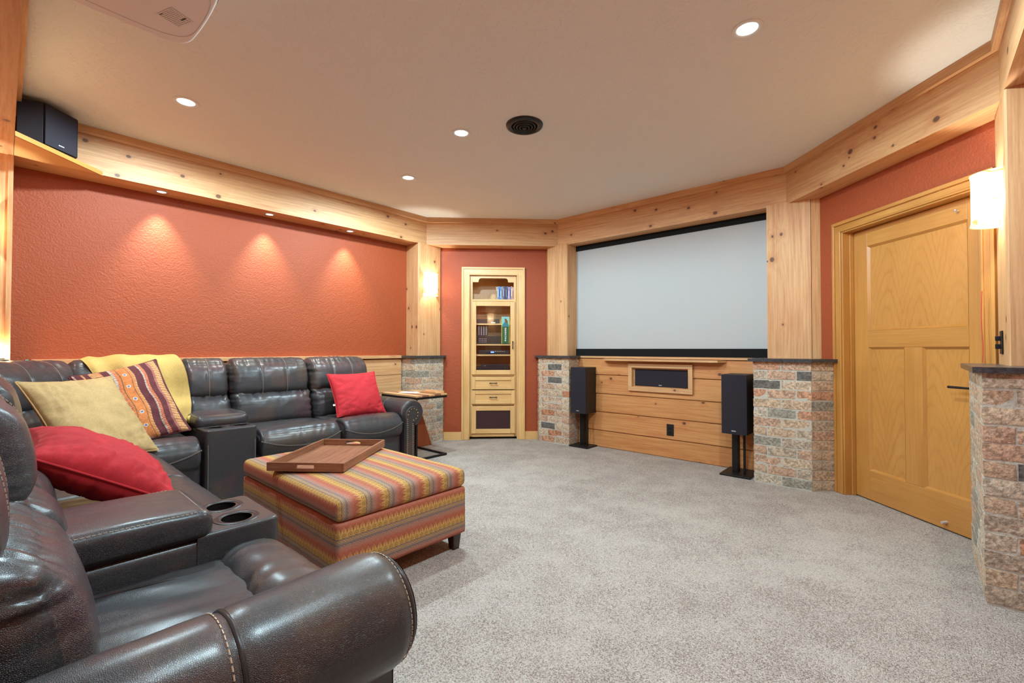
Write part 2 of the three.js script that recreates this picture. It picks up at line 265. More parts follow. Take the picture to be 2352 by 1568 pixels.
// ---------- brick pillars ----------
const BL = .194, BH = .0665, JT = .0095, PITCH = .0762, ROWS = 13;
const brickGeos = {};
function brickGeo(l, d) {
  const key = l.toFixed(2) + d.toFixed(2), v = Math.floor(rnd() * 3), kk = key + v; if (brickGeos[kk]) return brickGeos[kk];
  const g = new THREE.BoxGeometry(l, BH, d, l > .12 ? 3 : 2, 2, 1).toNonIndexed(), p = g.attributes.position, uv = g.attributes.uv, n = g.attributes.normal, ou = rnd(), ov = rnd(), s = Math.floor(rnd() * 999);
  for (let i = 0; i < p.count; i++) {
    const x = p.getX(i), y = p.getY(i), z = p.getZ(i), h = k => (hash(Math.round(x * 999), Math.round(y * 999) * 31 + Math.round(z * 999), s + k) - .5);
    uv.setXY(i, (Math.abs(n.getX(i)) > .5 ? z : x) + ou, (Math.abs(n.getY(i)) > .5 ? z : y) + ov);
    const edge = Math.abs(Math.abs(y) - BH / 2) < 1e-4 || Math.abs(Math.abs(x) - l / 2) < 1e-4 ? 1 : 0;
    p.setXYZ(i, x + .004 * h(1), y + .0045 * h(2), z + .003 * h(3) - (z > 0 ? edge * .0025 : 0));
  }
  g.computeVertexNormals(); const e = toCreasedNormals(g, .6); brickGeos[kk] = e; return e;
}
function brick(parent, cx, cy, cz, ang, l, d, tones) { const m = M.brick[tones[Math.floor(rnd() * tones.length)]], o = mesh('brick', brickGeo(l, d), m, parent); o.position.set(cx, cy, cz); o.rotation.set(0, ang, 0); return o; }
// a face starting at corner p, running along dir (unit), outward normal nrm; mode: 1 = owns the corner bricks, 2 = fills after them, 0 = plain slabs
function face(parent, p, dir, nrm, len, mode, tones) {
  const ang = Math.atan2(nrm[0], nrm[1]);
  for (let r = 0; r < ROWS; r++) {
    const y = .012 + r * PITCH + BH / 2, even = r % 2 === 0; let s = mode === 2 ? (even ? .095 : BL) + JT : 0, first = true;
    while (s < len - .012) {
      let l = first && mode !== 2 ? (even ? BL : .095) : BL, d = first && mode === 1 ? (even ? .095 : BL) : .05; if (mode === 0) { l = Math.min(BL, len); d = .04; }
      l = Math.min(l, len - s); if (len - s - l < .03) l = len - s; if (l < .02) break;
      const c = s + l / 2, o = (rnd() - .5) * .003 - d / 2;
      brick(parent, p[0] + dir[0] * c + nrm[0] * o, y + (rnd() - .5) * .002, p[1] + dir[1] * c + nrm[1] * o, ang, l, d, tones); s += l + JT; first = false;
    }
  }
}
const WARM = [0, 1, 2, 3, 1, 0, 5, 8, 2, 3, 2, 0, 1, 7, 4], PALE = [0, 1, 2, 5, 8, 8, 1, 2, 6], MIXT = [0, 1, 2, 8, 0, 1, 2, 3, 5, 8, 2, 3, 1, 6, 0, 2, 8, 7];
function pillar(label, core, cap, faces) {
  const g = group('brick_pillar', label, 'pillar', [0, 0, 0], 0, null, 'structure');
  mesh('mortar_core', prism(core, 0, .99), M.mortar, g);
  for (const f of faces) face(g, ...f);
  mesh('cap_stone', prism(cap, .99, 1.015), M.slate, g).userData.label = 'dark slate cap stone';
}
pillar('narrow brick pillar beside the sofa end and the built-in cabinet', [[-4.49, -3.094], [-4.214, -3.094], [-4.214, -3.492], [-4.32, -3.594], [-4.49, -3.45]],
  [[-4.49, -3.062], [-4.18, -3.062], [-4.18, -3.503], [-4.3, -3.623], [-4.49, -3.5]],
  [[[-4.21, -3.09], [0, -1], [1, 0], .405, 1, PALE], [[-4.21, -3.09], [-1, 0], [0, 1], .27, 2, PALE], [[-4.218, -3.503], [-Q, -Q], [Q, -Q], .09, 0, PALE]]);
pillar('brick pillar between the built-in cabinet and the plank wall', [[-3.37, -4.269], [-2.943, -4.269], [-2.943, -4.56], [-3.36, -4.56], [-3.47, -4.373]],
  [[-3.395, -4.235], [-2.91, -4.235], [-2.91, -4.56], [-3.36, -4.56], [-3.51, -4.35]],
  [[[-2.939, -4.265], [-1, 0], [0, 1], .436, 1, WARM], [[-2.939, -4.265], [0, -1], [1, 0], .2, 2, WARM], [[-3.383, -4.272], [-Q, -Q], [-Q, Q], .12, 0, WARM]]);
pillar('wide brick pillar between the plank wall and the door casing', [[-1.008, -4.134], [-.611, -4.134], [-.43, -4.32], [-.6, -4.56], [-1.004, -4.56]],
  [[-1.045, -4.10], [-.598, -4.10], [-.40, -4.298], [-.6, -4.56], [-1.045, -4.56]],
  [[[-1.012, -4.13], [1, 0], [0, 1], .406, 1, MIXT], [[-1.012, -4.13], [0, -1], [-1, 0], .33, 2, MIXT], [[-.602, -4.136], [Q, -Q], [Q, Q], .19, 0, MIXT]]);
pillar('brick pillar beside the door handle', [[.212, -2.819], [.51, -2.819], [.51, -3.494], [.212, -3.494]],
  [[.178, -2.785], [.51, -2.785], [.51, -3.5], [.178, -3.5]],
  [[[.208, -2.815], [1, 0], [0, 1], .30, 1, MIXT], [[.208, -2.815], [0, -1], [-1, 0], .68, 2, PALE]]);
pillar('brick pillar behind the sofa corner', [[-4.49, -.116], [-4.214, -.116], [-4.214, .335], [-4.49, .335]],
  [[-4.49, -.142], [-4.18, -.142], [-4.18, .335], [-4.49, .335]],
  [[[-4.21, -.12], [0, 1], [1, 0], .45, 1, WARM], [[-4.21, -.12], [-1, 0], [0, -1], .28, 2, WARM]]);

// ---------- plank wainscots, rails, baseboards ----------
{
  const w = group('wainscot_wall', 'wall of wide knotty cedar planks under the projection screen', 'plank wall', [0, 0, 0], 0, null, 'structure');
  const ys = [.0, .185, .392, .595, .806, .99];
  mesh('backing', prism([[-2.95, -4.485], [-1.0, -4.485], [-1.0, -4.56], [-2.95, -4.56]], 0, 1.0), M.cedar[1], w);
  for (let i = 0; i < 5; i++) {
    const cuts = i === 3 || i === 4 ? [[-2.94, -2.262], [-1.66, -1.0]] : [[-2.94, -1.0]], y0 = ys[i] + .002, y1 = ys[i + 1] - .004;
    const pl = (x0, x1, a, b) => { const s = new THREE.Shape(); s.moveTo(-.02, a); s.lineTo(0, a); s.lineTo(0.004, a + .006); s.lineTo(-.004, b - .004); s.lineTo(-.009, b); s.lineTo(-.02, b); s.closePath(); let g = new THREE.ExtrudeGeometry(s, { depth: x1 - x0, bevelEnabled: false }); g.rotateY(-PI / 2); g.translate(x1, 0, -4.466); return uvBox(g, 'x'); };
    for (const [x0, x1] of cuts) { const o = mesh('plank', pl(x0, x1, y0, y1), M.plank[[0, 1, 0, 1, 1][i]], w); }
    if (i === 3) mesh('plank', pl(-2.262, -1.66, y0, .70), M.plank[1], w);
    if (i === 4) mesh('plank', pl(-2.262, -1.66, .90, y1), M.plank[1], w);
  }
  struct(mesh('trim_1', span(-2.94, -1.0, .99, 1.012, -4.56, -4.455, 'x'), M.cedar[0]), 'cedar cap rail under the projection screen', 'trim');
  const v = group('wainscot_wall', 'wall of smooth cedar planks behind the sofa under the orange wall', 'plank wall', [0, 0, 0], 0, null, 'structure');
  for (let i = 0; i < 5; i++) mesh('plank', uvBox(rbox(.022, [.2, .2, .2, .195, .18][i] - .004, 2.96, .004, -4.478, [.1, .3, .5, .6975, .885][i], -1.605, 1), 'z'), M.cedar[i % 2 ? 2 : 0], v);
  struct(mesh('trim_2', span(-4.49, -4.435, .985, 1.0185, -3.07, -.13, 'z'), M.cedar[2]), 'cedar chair rail above the sofa', 'trim');
  // baseboards on the cabinet wall
  const bb = (s0, s1) => { const p = (s, o) => [CAB[0] + Q * s + -Q * -o, CAB[1] - Q * s + Q * o]; return prism([p(s0, 0), p(s1, 0), p(s1, .014), p(s0, .014)], 0, .095); };
  struct(mesh('baseboard_cabinet', merge([bb(-.62, -.38), bb(.38, .62)]), M.maple), 'maple baseboard on both sides of the built-in cabinet', 'baseboard');
}

// ---------- panelled door ----------
{
  const d = group('door_1', 'honey maple door with one wide panel over two tall panels', 'door', [DOOR[0], 0, DOOR[1]], -PI / 4, null, 'structure');
  const zf = -.068, T = .04, hw = .47, top = 1.965, z0 = zf - T, st = .125;
  const stile = (x0, x1, y0, y1) => mesh('stile', span(x0, x1, y0, y1, z0, zf, 'y'), M.honey, d);
  const rail = (x0, x1, y0, y1) => mesh('rail', span(x0, x1, y0, y1, z0, zf, 'x'), M.honey, d);
  stile(-hw, -hw + st, .008, top); stile(hw - st, hw, .008, top);
  rail(-hw + st, hw - st, 1.84, top); rail(-hw + st, hw - st, 1.105, 1.225); rail(-hw + st, hw - st, .008, .215); stile(-.062, .062, .215, 1.105);
  const panel = (x0, x1, y0, y1) => { const p = mesh('door_panel', uvBox(plainBox(x1 - x0 + .01, y1 - y0 + .01, .02, (x0 + x1) / 2, (y0 + y1) / 2, zf - .025), 'y'), M.flame, d);
    const c = .014, sticks = [[x0, x0, y0, y1, 'l'], [x1, x1, y0, y1, 'r'], [x0, x1, y0, y0, 'b'], [x0, x1, y1, y1, 't']], geo = [];
    for (const [a, b, e, f, k] of sticks) { const s = new THREE.Shape(); s.moveTo(0, 0); s.lineTo(c, -.0145); s.lineTo(0, -.0145); s.closePath(); const L = k === 'l' || k === 'r' ? f - e : b - a; let g = new THREE.ExtrudeGeometry(s, { depth: L, bevelEnabled: false }); const m = new THREE.Matrix4();
      if (k === 'l') m.makeBasis(new V3(1, 0, 0), new V3(0, 0, 1), new V3(0, 1, 0)).setPosition(a, e, zf); if (k === 'r') m.makeBasis(new V3(-1, 0, 0), new V3(0, 0, 1), new V3(0, 1, 0)).setPosition(a, e, zf); if (k === 'b') m.makeBasis(new V3(0, 1, 0), new V3(0, 0, 1), new V3(1, 0, 0)).setPosition(a, e, zf); if (k === 't') m.makeBasis(new V3(0, -1, 0), new V3(0, 0, 1), new V3(1, 0, 0)).setPosition(a, e, zf);
      g.applyMatrix4(m); if (m.determinant() < 0) { const q = g.index ? g.toNonIndexed() : g, pp = q.attributes.position; for (let i = 0; i < pp.count; i += 3) { const t = [pp.getX(i + 1), pp.getY(i + 1), pp.getZ(i + 1)]; pp.setXYZ(i + 1, pp.getX(i + 2), pp.getY(i + 2), pp.getZ(i + 2)); pp.setXYZ(i + 2, ...t); } g = q; } g.computeVertexNormals(); geo.push(uvBox(g, k === 'l' || k === 'r' ? 'y' : 'x')); }
    mesh('sticking', merge(geo), M.honey, p); };
  panel(-hw + st, hw - st, 1.225, 1.84); panel(-hw + st, -.062, .215, 1.105); panel(.062, hw - st, .215, 1.105);
  const J1 = hw + .025, J0 = hw + .004, J2 = hw - .008, C0 = hw + .016, C1 = hw + .088, C2 = hw + .07, C3 = hw + .092, C4 = hw + .032;
  // jambs with a stop bead, casing with a moulded edge
  for (const s of [-1, 1]) {
    mesh('jamb', span(Math.min(s * J1, s * J0), Math.max(s * J1, s * J0), 0, 1.985, -.11, .012, 'y'), M.honey, d);
    mesh('stop_bead', span(Math.min(s * J0, s * J2), Math.max(s * J0, s * J2), 0, 1.975, zf + .001, zf + .03, 'y'), M.honey, d);
    const a = s * C0, b = s * C1, X0 = Math.min(a, b), X1 = Math.max(a, b);
    const cs = mesh('casing', span(X0, X1, 0, 2.045, .0, .017, 'y', .004), M.honey, d);
    mesh('back_band', span(Math.min(s * C2, s * C3), Math.max(s * C2, s * C3), 0, 2.056, .0, .03, 'y', .005), M.honey, cs);
    mesh('bead', span(Math.min(s * C0, s * C4), Math.max(s * C0, s * C4), 0, 1.994, .0, .023, 'y', .006), M.honey, cs);
  }
  mesh('jamb', span(-J1, J1, 1.968, 1.985, -.11, .012, 'x'), M.honey, d);
  const ch = mesh('casing', span(-C1, C1, 1.978, 2.045, .0, .0175, 'x', .004), M.honey, d);
  mesh('back_band', span(-C3, C3, 2.03, 2.056, .0, .031, 'x', .005), M.honey, ch);
  mesh('bead', span(-C4, C4, 1.978, 1.994, .0, .0235, 'x', .006), M.honey, ch);
  const hx = .392, hy = .865, hd = mesh('door_handle', rbox(.03, .115, .008, .003, hx, hy, zf + .004), M.blackMetal, d); hd.userData.label = 'black lever handle';
  mesh('lever', merge([new THREE.CylinderGeometry(.009, .011, .045, 14).rotateX(PI / 2).translate(hx, hy + .005, zf + .03), new THREE.CylinderGeometry(.0075, .0065, .12, 12).rotateZ(PI / 2).translate(hx - .06, hy + .005, zf + .05), new THREE.SphereGeometry(.0075, 12, 8).translate(hx - .12, hy + .005, zf + .05)]), M.blackMetal, hd);
  mesh('coat_hook', merge([new THREE.CylinderGeometry(.006, .006, .02, 10).rotateX(PI / 2).translate(.3, 1.9, zf + .01), new THREE.SphereGeometry(.0075, 10, 8).translate(.3, 1.905, zf + .022)]), M.silver, d);
  mesh('door_stop', new THREE.CylinderGeometry(.008, .011, .03, 10).rotateX(PI / 2).translate(.2, .05, zf + .015), M.silver, d);
  // passage beyond stays closed
  mesh('backing', plainBox(.99, 1.99, .01, 0, .99, -.118), M.honey, d);
}

// ---------- lamps of the room ----------
function spot(x, y, z, tx, ty, tz, I, col, ang, pen, rad) { const l = new THREE.SpotLight(col, I, 0, ang, pen, 2); l.position.set(x, y, z); l.target.position.set(tx, ty, tz); l.castShadow = true; l.shadow.radius = rad; l.shadow.mapSize.set(1024, 1024); l.shadow.bias = -0.0005; scene.add(l); scene.add(l.target); return l; }
function pointLamp(x, y, z, I, col, rad) { const l = new THREE.PointLight(col, I, 0, 2); l.position.set(x, y, z); l.castShadow = true; l.shadow.radius = rad; l.shadow.bias = -0.0005; scene.add(l); return l; }
const ringGeo = lathe([[.047, .0], [.05, -.004], [.066, -.0045], [.069, -.002], [.069, .002], [.047, .002]], 48), lensGeo = lathe([[0.0001, -.0015], [.03, -.0012], [.048, .0005], [.048, .002]], 40);
const DL = [[-3.375, -.74, 'recessed ceiling downlight above the sofa corner'], [-2.40, -2.15, 'recessed ceiling downlight beside the black ceiling vent'], [-3.385, -2.40, 'recessed ceiling downlight above the side table end of the sofa'], [-.59, -2.355, 'recessed ceiling downlight between the door and the vent'], [-.6, -.74, 'recessed ceiling downlight above the open carpet']];
for (const [x, z, lab] of DL) {
  const g = group('ceiling_downlight', lab, 'downlight', [x, H_CEIL - .0005, z], 0, 'recessed ceiling downlights');
  mesh('trim_ring', ringGeo, M.trimWhite, g); mesh('lens', lensGeo, M.lampWhite, g);
  spot(x, H_CEIL - .012, z, x, 0, z, DOWN, DOWN_COL, 1.5705, .2, 2.5);
}
const sring = lathe([[.03, 0], [.034, -.004], [.046, -.004], [.049, -.001], [.049, .002], [.03, .002]], 40), slens = lathe([[.0001, -.002], [.022, -.0015], [.031, .0005], [.031, .002]], 32);
for (const [x, z, lab] of [[-4.378, -.81, 'small soffit spotlight over the sofa corner'], [-4.378, -1.60, 'small soffit spotlight over the middle of the sofa'], [-4.378, -2.385, 'small soffit spotlight over the far end of the sofa']]) {
  const g = group('soffit_spotlight', lab, 'spotlight', [x, H_BEAM - .0005, z], 0, 'soffit spotlights along the sofa wall');
  mesh('trim_ring', sring, M.silver, g); mesh('lens', slens, M.lampWhite, g);
  spot(x, H_BEAM - .01, z, x - .16, 0, z, SOFFIT, SOFFIT_COL, .6, .65, 1.2);
}
// sconces: half-round mottled stone shade, open above and below
const TALAB = tex(256, 256, (u, v) => { const a = fbm(u * 5, v * 7, 5, 7, 101, 4), r = Math.abs(fbm(u * 3, v * 4, 3, 4, 107, 4) - .5), t = sstep(.0, .05, r); return [mix(196, 248, t) - 26 * (a - .5), mix(150, 236, t) - 40 * (a - .5), mix(96, 214, t) - 60 * (a - .5)]; }, true, .3, .3);
M.alabaster = phy({ map: TALAB, roughness: .7, transmission: .7, thickness: 0, side: THREE.DoubleSide });
function sconce(x, y, z, ry, label) {
  const g = group('wall_sconce', label, 'sconce', [x, y, z], ry, 'stone shade wall sconces');
  const R = .09, D = .105, H = .26, prof = []; for (let i = 0; i <= 24; i++) { const a = PI * i / 24; prof.push([R * Math.cos(a), D * Math.sin(a)]); }
  const P = [], U = [], I = [], NV = 12; const lip = t => 1 + .05 * Math.exp(-Math.min(t, 1 - t) / .04);
  for (const s of [0, 1]) for (let j = 0; j <= NV; j++) for (let i = 0; i <= 24; i++) { const k = (s ? .95 : 1) * lip(j / NV); P.push(prof[i][0] * k, (j / NV - .5) * H, prof[i][1] * k); U.push(i / 24 * .28, j / NV * H); }
  const id = (s, j, i) => s * (NV + 1) * 25 + j * 25 + i;
  for (const s of [0, 1]) for (let j = 0; j < NV; j++) for (let i = 0; i < 24; i++) { const a = id(s, j, i), b = id(s, j, i + 1), c = id(s, j + 1, i + 1), d = id(s, j + 1, i); s ? I.push(a, b, c, a, c, d) : I.push(a, c, b, a, d, c); }
  for (let i = 0; i < 24; i++) for (const j of [0, NV]) { const a = id(0, j, i), b = id(0, j, i + 1), c = id(1, j, i + 1), d = id(1, j, i); I.push(a, b, c, a, c, d); }
  const sg = new THREE.BufferGeometry(); sg.setAttribute('position', new THREE.Float32BufferAttribute(P, 3)); sg.setAttribute('uv', new THREE.Float32BufferAttribute(U, 2)); sg.setIndex(I); sg.computeVertexNormals();
  mesh('shade', sg, M.alabaster, g);
  mesh('back_plate', rbox(.12, .2, .008, .003, 0, 0, .004), M.brass, g);
  mesh('bulb', new THREE.SphereGeometry(.022, 20, 14).translate(0, 0, .045), M.lampWarm, g);
  const p = new V3(0, 0, .045).applyAxisAngle(new V3(0, 1, 0), ry); pointLamp(x + p.x, y + p.y, z + p.z, SCONCE, SCONCE_COL, 1.0);
}
sconce(-4.26, 1.84, -3.325, PI / 2, 'glowing mottled stone sconce on the column beside the sofa wall');
sconce(.318, 1.84, -3.28, -PI / 2, 'glowing mottled stone sconce on the column beside the door');
sconce(-4.255, 1.84, .13, PI / 2, 'glowing mottled stone sconce on the column behind the sofa corner');
column([[.318, -.033], [.52, -.033], [.52, .35], [.318, .35]], 'cedar column on the side away from the sofa', 0);
sconce(.318, 1.84, .13, -PI / 2, 'glowing mottled stone sconce on the column away from the sofa');
{ // globe lamp on the pillar cap behind the sofa corner
  const g = group('globe_lamp', 'small glowing globe lamp on the pillar cap behind the sofa', 'lamp', [-4.215, 1.0155, .0]);
  mesh('base', lathe([[.0001, 0], [.03, 0], [.03, .006], [.012, .012], [.012, .02], [.0001, .02]], 24), M.blackMetal, g); mesh('globe', new THREE.SphereGeometry(.032, 24, 16).translate(0, .048, 0), M.lampWarm, g);
  pointLamp(-4.215, 1.064, .0, .5, new THREE.Color().setRGB(1, .66, .34), 1.5);
  tag(mesh('strap', merge([plainBox(.004, .045, .012, -4.177, 1.0, -.105), plainBox(.05, .002, .012, -4.2, 1.0165, -.105)]), std({ color: lin(110, 200, 170), roughness: .6 })), 'thin teal strap hanging over the pillar cap', 'strap');
}

// ---------- projection screen wall ----------
{
  const g = group('projection_screen', 'wide white projection screen in a black velvet frame', 'screen', [-2.0, 0, -4.555]);
  mesh('screen_surface', plainBox(2.2, 1.2, .006, 0, 1.672, .006), M.screen, g);
  mesh('mask', plainBox(2.2, .062, .02, 0, 2.284, .012), M.blackVelvet, g); mesh('mask', plainBox(2.2, .082, .02, 0, 1.054, .012), M.blackVelvet, g);
}
{ // shelf with clipped corners
  const o = mesh('wall_shelf', merge([prism([[-2.60, -4.46], [-2.56, -4.375], [-1.37, -4.375], [-1.32, -4.46]], .966, .986)]), M.cedar[0]); tag(o, 'thin cedar shelf with clipped corners under the projection screen', 'shelf');
}
{ // centre loudspeaker in its framed recess
  const fr = group('speaker_niche', 'square edged cedar frame of the speaker recess in the plank wall', 'frame', [-1.962, .796, -4.462], 0, null, 'structure');
  mesh('frame_rail', span(-.34, .34, .1, .144, 0, .022, 'x'), M.cedar[0], fr); mesh('frame_rail', span(-.34, .34, -.146, -.1, 0, .022, 'x'), M.cedar[0], fr);
  mesh('frame_stile', span(-.34, -.296, -.1, .1, 0, .022, 'y'), M.cedar[2], fr); mesh('frame_stile', span(.296, .34, -.1, .1, 0, .022, 'y'), M.cedar[2], fr);
  mesh('niche_lining', merge([span(-.31, .31, .1, .108, -.09, .004, 'x'), span(-.31, .31, -.108, -.1, -.09, .004, 'x'), span(-.304, -.296, -.1, .1, -.09, .004, 'z'), span(.296, .304, -.1, .1, -.09, .004, 'z')]), M.maple, fr);
  const sp = group('center_speaker', 'low wide black loudspeaker inside the framed recess', 'loudspeaker', [-1.962, .699, -4.51]);
  mesh('cabinet', rbox(.57, .185, .045, .004, 0, .0935, -.005), M.cabinetBlack, sp); mesh('grille', rbox(.56, .178, .014, .006, 0, .0935, .024), M.grille, sp); const bd = mesh('badge', rbox(.034, .006, .002, .0008, -.0, .022, .032), M.silver, sp); bd.userData.label = 'small silver maker badge';
}
{ // outlet
  const g = group('wall_outlet', 'black duplex power outlet on the plank wall', 'outlet', [-1.853, .282, -4.463]); mesh('cover_plate', rbox(.072, .116, .005, .002, 0, 0, .002), M.blackPlastic, g);
  for (const y of [-.02, .02]) { const s = mesh('socket', rbox(.034, .028, .004, .002, 0, y, .005), M.blackMetal, g); mesh('slot', merge([plainBox(.0025, .009, .001, -.006, y + .002, .0075), plainBox(.0025, .009, .001, .006, y + .002, .0075)]), M.blackVelvet, s); }
}
// bookshelf loudspeakers on stands
function speaker(x, z, y0, w, h, d, ry, lab) {
  const g = group('bookshelf_speaker', lab, 'loudspeaker', [x, y0, z], ry);
  mesh('cabinet', rbox(w, h, d - .02, .003, 0, h / 2, -.01), M.cabinetBlack, g);
  const s = new THREE.Shape(); s.moveTo(-w / 2, 0); s.lineTo(w / 2, 0); s.lineTo(w / 2, .01); s.quadraticCurveTo(0, .03, -w / 2, .01); s.closePath();
  const e = new THREE.ExtrudeGeometry(s, { depth: h - .004, bevelEnabled: false, curveSegments: 16 }).rotateX(-PI / 2); // shape y -> -z
  e.scale(1, 1, -1); const q = e.index ? e.toNonIndexed() : e, pp = q.attributes.position; for (let i = 0; i < pp.count; i += 3) { const t = [pp.getX(i + 1), pp.getY(i + 1), pp.getZ(i + 1)]; pp.setXYZ(i + 1, pp.getX(i + 2), pp.getY(i + 2), pp.getZ(i + 2)); pp.setXYZ(i + 2, ...t); } q.computeVertexNormals(); at(q, 0, .002, d / 2 - .02);
  mesh('grille', uvBox(q), M.grille, g); mesh('badge', rbox(.036, .008, .003, .001, .0, .03, d / 2 + .0015), M.silver, g).userData.label = 'small silver maker badge'; return g;
}
speaker(-2.806, -4.38, .380, .196, .508, .28, 0, 'black loudspeaker on a stand beside the cabinet side brick pillar');
speaker(-1.168, -4.28, .366, .200, .508, .28, 0, 'black loudspeaker on a stand beside the door side brick pillar');
function stand(x, z, h, lab) {
  const g = group('speaker_stand', lab, 'stand', [x, 0, z]);
  mesh('base_plate', rbox(.245, .016, .3, .004, 0, .008, 0), M.blackMetal, g); mesh('top_plate', rbox(.16, .008, .2, .003, 0, h - .004, 0), M.blackMetal, g);
  mesh('post', rbox(.05, h - .024, .07, .004, -.03, .016 + (h - .024) / 2, -.01), M.blackMetal, g); mesh('cable_post', rbox(.014, h - .024, .03, .003, .05, .016 + (h - .024) / 2, .035), M.blackMetal, g);
}
stand(-2.815, -4.405, .380, 'black steel speaker stand beside the cabinet side brick pillar');
stand(-1.172, -4.315, .366, 'black steel speaker stand beside the door side brick pillar');

// ---------- built-in cabinet ----------
{
  const g = group('media_cabinet', 'tall maple built-in cabinet with glass door, two drawers and cased surround', 'cabinet', [CAB[0], 0, CAB[1]], PI / 4);
  const m = M.maple;
  for (const s of [-1, 1]) { const c = mesh('casing', span(Math.min(s * .285, s * .38), Math.max(s * .285, s * .38), 0, 2.08, 0, .018, 'y', .004), m, g); mesh('back_band', span(Math.min(s * .358, s * .383), Math.max(s * .358, s * .383), 0, 2.083, 0, .03, 'y', .005), m, c); mesh('bead', span(Math.min(s * .285, s * .302), Math.max(s * .285, s * .302), 0, 2.0, 0, .024, 'y', .005), m, c); }
  const ct = mesh('casing', span(-.38, .38, 1.985, 2.08, 0, .0185, 'x', .004), m, g); mesh('back_band', span(-.383, .383, 2.058, 2.083, 0, .031, 'x', .005), m, ct); mesh('bead', span(-.302, .302, 1.985, 2.002, 0, .0245, 'x', .005), m, ct);
  const zf = -.012, D = -.36;                               // face frame front, carcass back
  mesh('side_panel', span(-.29, -.272, .03, 2.0, D, zf, 'y'), m, g); mesh('side_panel', span(.272, .29, .03, 2.0, D, zf, 'y'), m, g);
  mesh('back_panel', span(-.29, .29, .03, 2.0, D - .01, D, 'y'), m, g);
  mesh('top_panel', span(-.29, .29, 1.985, 2.0, D, zf, 'x'), m, g);
  mesh('plinth', span(-.275, .275, .03, .068, zf - .02, zf, 'x'), m, g);
  for (const s of [-1, 1]) mesh('face_stile', span(Math.min(s * .25, s * .285), Math.max(s * .25, s * .285), .03, 1.99, zf - .02, zf, 'y'), m, g);
  // valance with a shaped cut-out
  { const s = new THREE.Shape(); s.moveTo(-.252, 1.992); s.lineTo(.252, 1.992); s.lineTo(.252, 1.905); s.lineTo(.18, 1.905); s.quadraticCurveTo(.182, 1.955, .14, 1.955); s.lineTo(-.14, 1.955); s.quadraticCurveTo(-.182, 1.955, -.18, 1.905); s.lineTo(-.252, 1.905); s.closePath(); mesh('valance', uvBox(new THREE.ExtrudeGeometry(s, { depth: .018, bevelEnabled: false, curveSegments: 10 }).translate(0, 0, zf - .019), 'x'), m, g); }
  mesh('face_rail', span(-.252, .252, 1.672, 1.697, zf - .02, zf, 'x'), m, g); mesh('face_rail', span(-.252, .252, .762, .786, zf - .02, zf - .002, 'x'), m, g); mesh('face_rail', span(-.252, .252, .408, .424, zf - .02, zf - .002, 'x'), m, g);
  for (const y of [1.678, 1.395, 1.143, 1.016, .80]) mesh('shelf', span(-.272, .272, y - .009, y + .009, D, zf - .03, 'x'), m, g);
  mesh('shelf', span(-.272, .272, .43, .445, D, zf - .03, 'x'), m, g);
  const fz0 = zf, fz1 = zf + .02;
  const frame = (name, y0, y1, fw, lab) => { const d = mesh(name, merge([span(-.262, -.262 + fw, y0, y1, fz0, fz1, 'y'), span(.262 - fw, .262, y0, y1, fz0, fz1, 'y'), span(-.262 + fw, .262 - fw, y1 - fw, y1, fz0, fz1, 'x'), span(-.262 + fw, .262 - fw, y0, y0 + fw, fz0, fz1, 'x')]), m, g); if (lab) d.userData.label = lab; return d; };
  const gd = frame('cabinet_door', .782, 1.668, .055, 'maple framed glass door');
  mesh('glass_pane', plainBox(.42, .78, .004, 0, 1.225, fz0 + .008), phy({ color: 0xffffff, roughness: .02, transmission: 1, thickness: 0, ior: 1.5 }), gd);
  const pull = (x, y, vert, par) => { const L = .085, gs = [new THREE.CylinderGeometry(.005, .005, L, 10).translate(0, 0, .026), new THREE.CylinderGeometry(.0065, .005, .02, 10).translate(0, L / 2 - .005, .026), new THREE.CylinderGeometry(.005, .0065, .02, 10).translate(0, -L / 2 + .005, .026), new THREE.CylinderGeometry(.004, .006, .024, 8).rotateX(PI / 2).translate(0, .032, .012), new THREE.CylinderGeometry(.004, .006, .024, 8).rotateX(PI / 2).translate(0, -.032, .012)]; const q = merge(gs); if (!vert) q.rotateZ(PI / 2); at(q, x, y, fz1); mesh('pull', q, M.blackMetal, par); };
  pull(.236, 1.14, true, gd);
  for (const [y0, y1] of [[.603, .757], [.428, .592]]) { const d = frame('drawer', y0, y1, .045); mesh('drawer_panel', span(-.22, .22, y0 + .04, y1 - .04, fz0 - .003, fz0 + .008, 'x'), m, d); pull(0, (y0 + y1) / 2, false, d); }
  const ld = frame('cabinet_door', .072, .402, .055, 'maple framed lower door with dark cloth panel'); mesh('cloth_panel', plainBox(.42, .23, .006, 0, .237, fz0 + .006), std({ color: lin(62, 34, 34), roughness: .95 }), ld);
  // things standing in the cabinet
  const put = (o, x, y, z) => { o.position.set(CAB[0] + Q * x + Q * z, y, CAB[1] - Q * x + Q * z); o.rotation.y = PI / 4; return o; };
  const cols = [[196, 160, 120], [120, 150, 190], [70, 110, 180], [96, 132, 190], [150, 140, 130], [86, 84, 140], [60, 56, 84], [52, 48, 58], [70, 90, 160], [196, 150, 160], [110, 110, 170], [180, 140, 120], [214, 170, 170], [90, 120, 170]], what = ['tan', 'grey blue', 'bright blue', 'sky blue', 'grey', 'violet', 'dark plum', 'black', 'deep blue', 'pink', 'lavender', 'brown', 'pale pink', 'steel blue'];
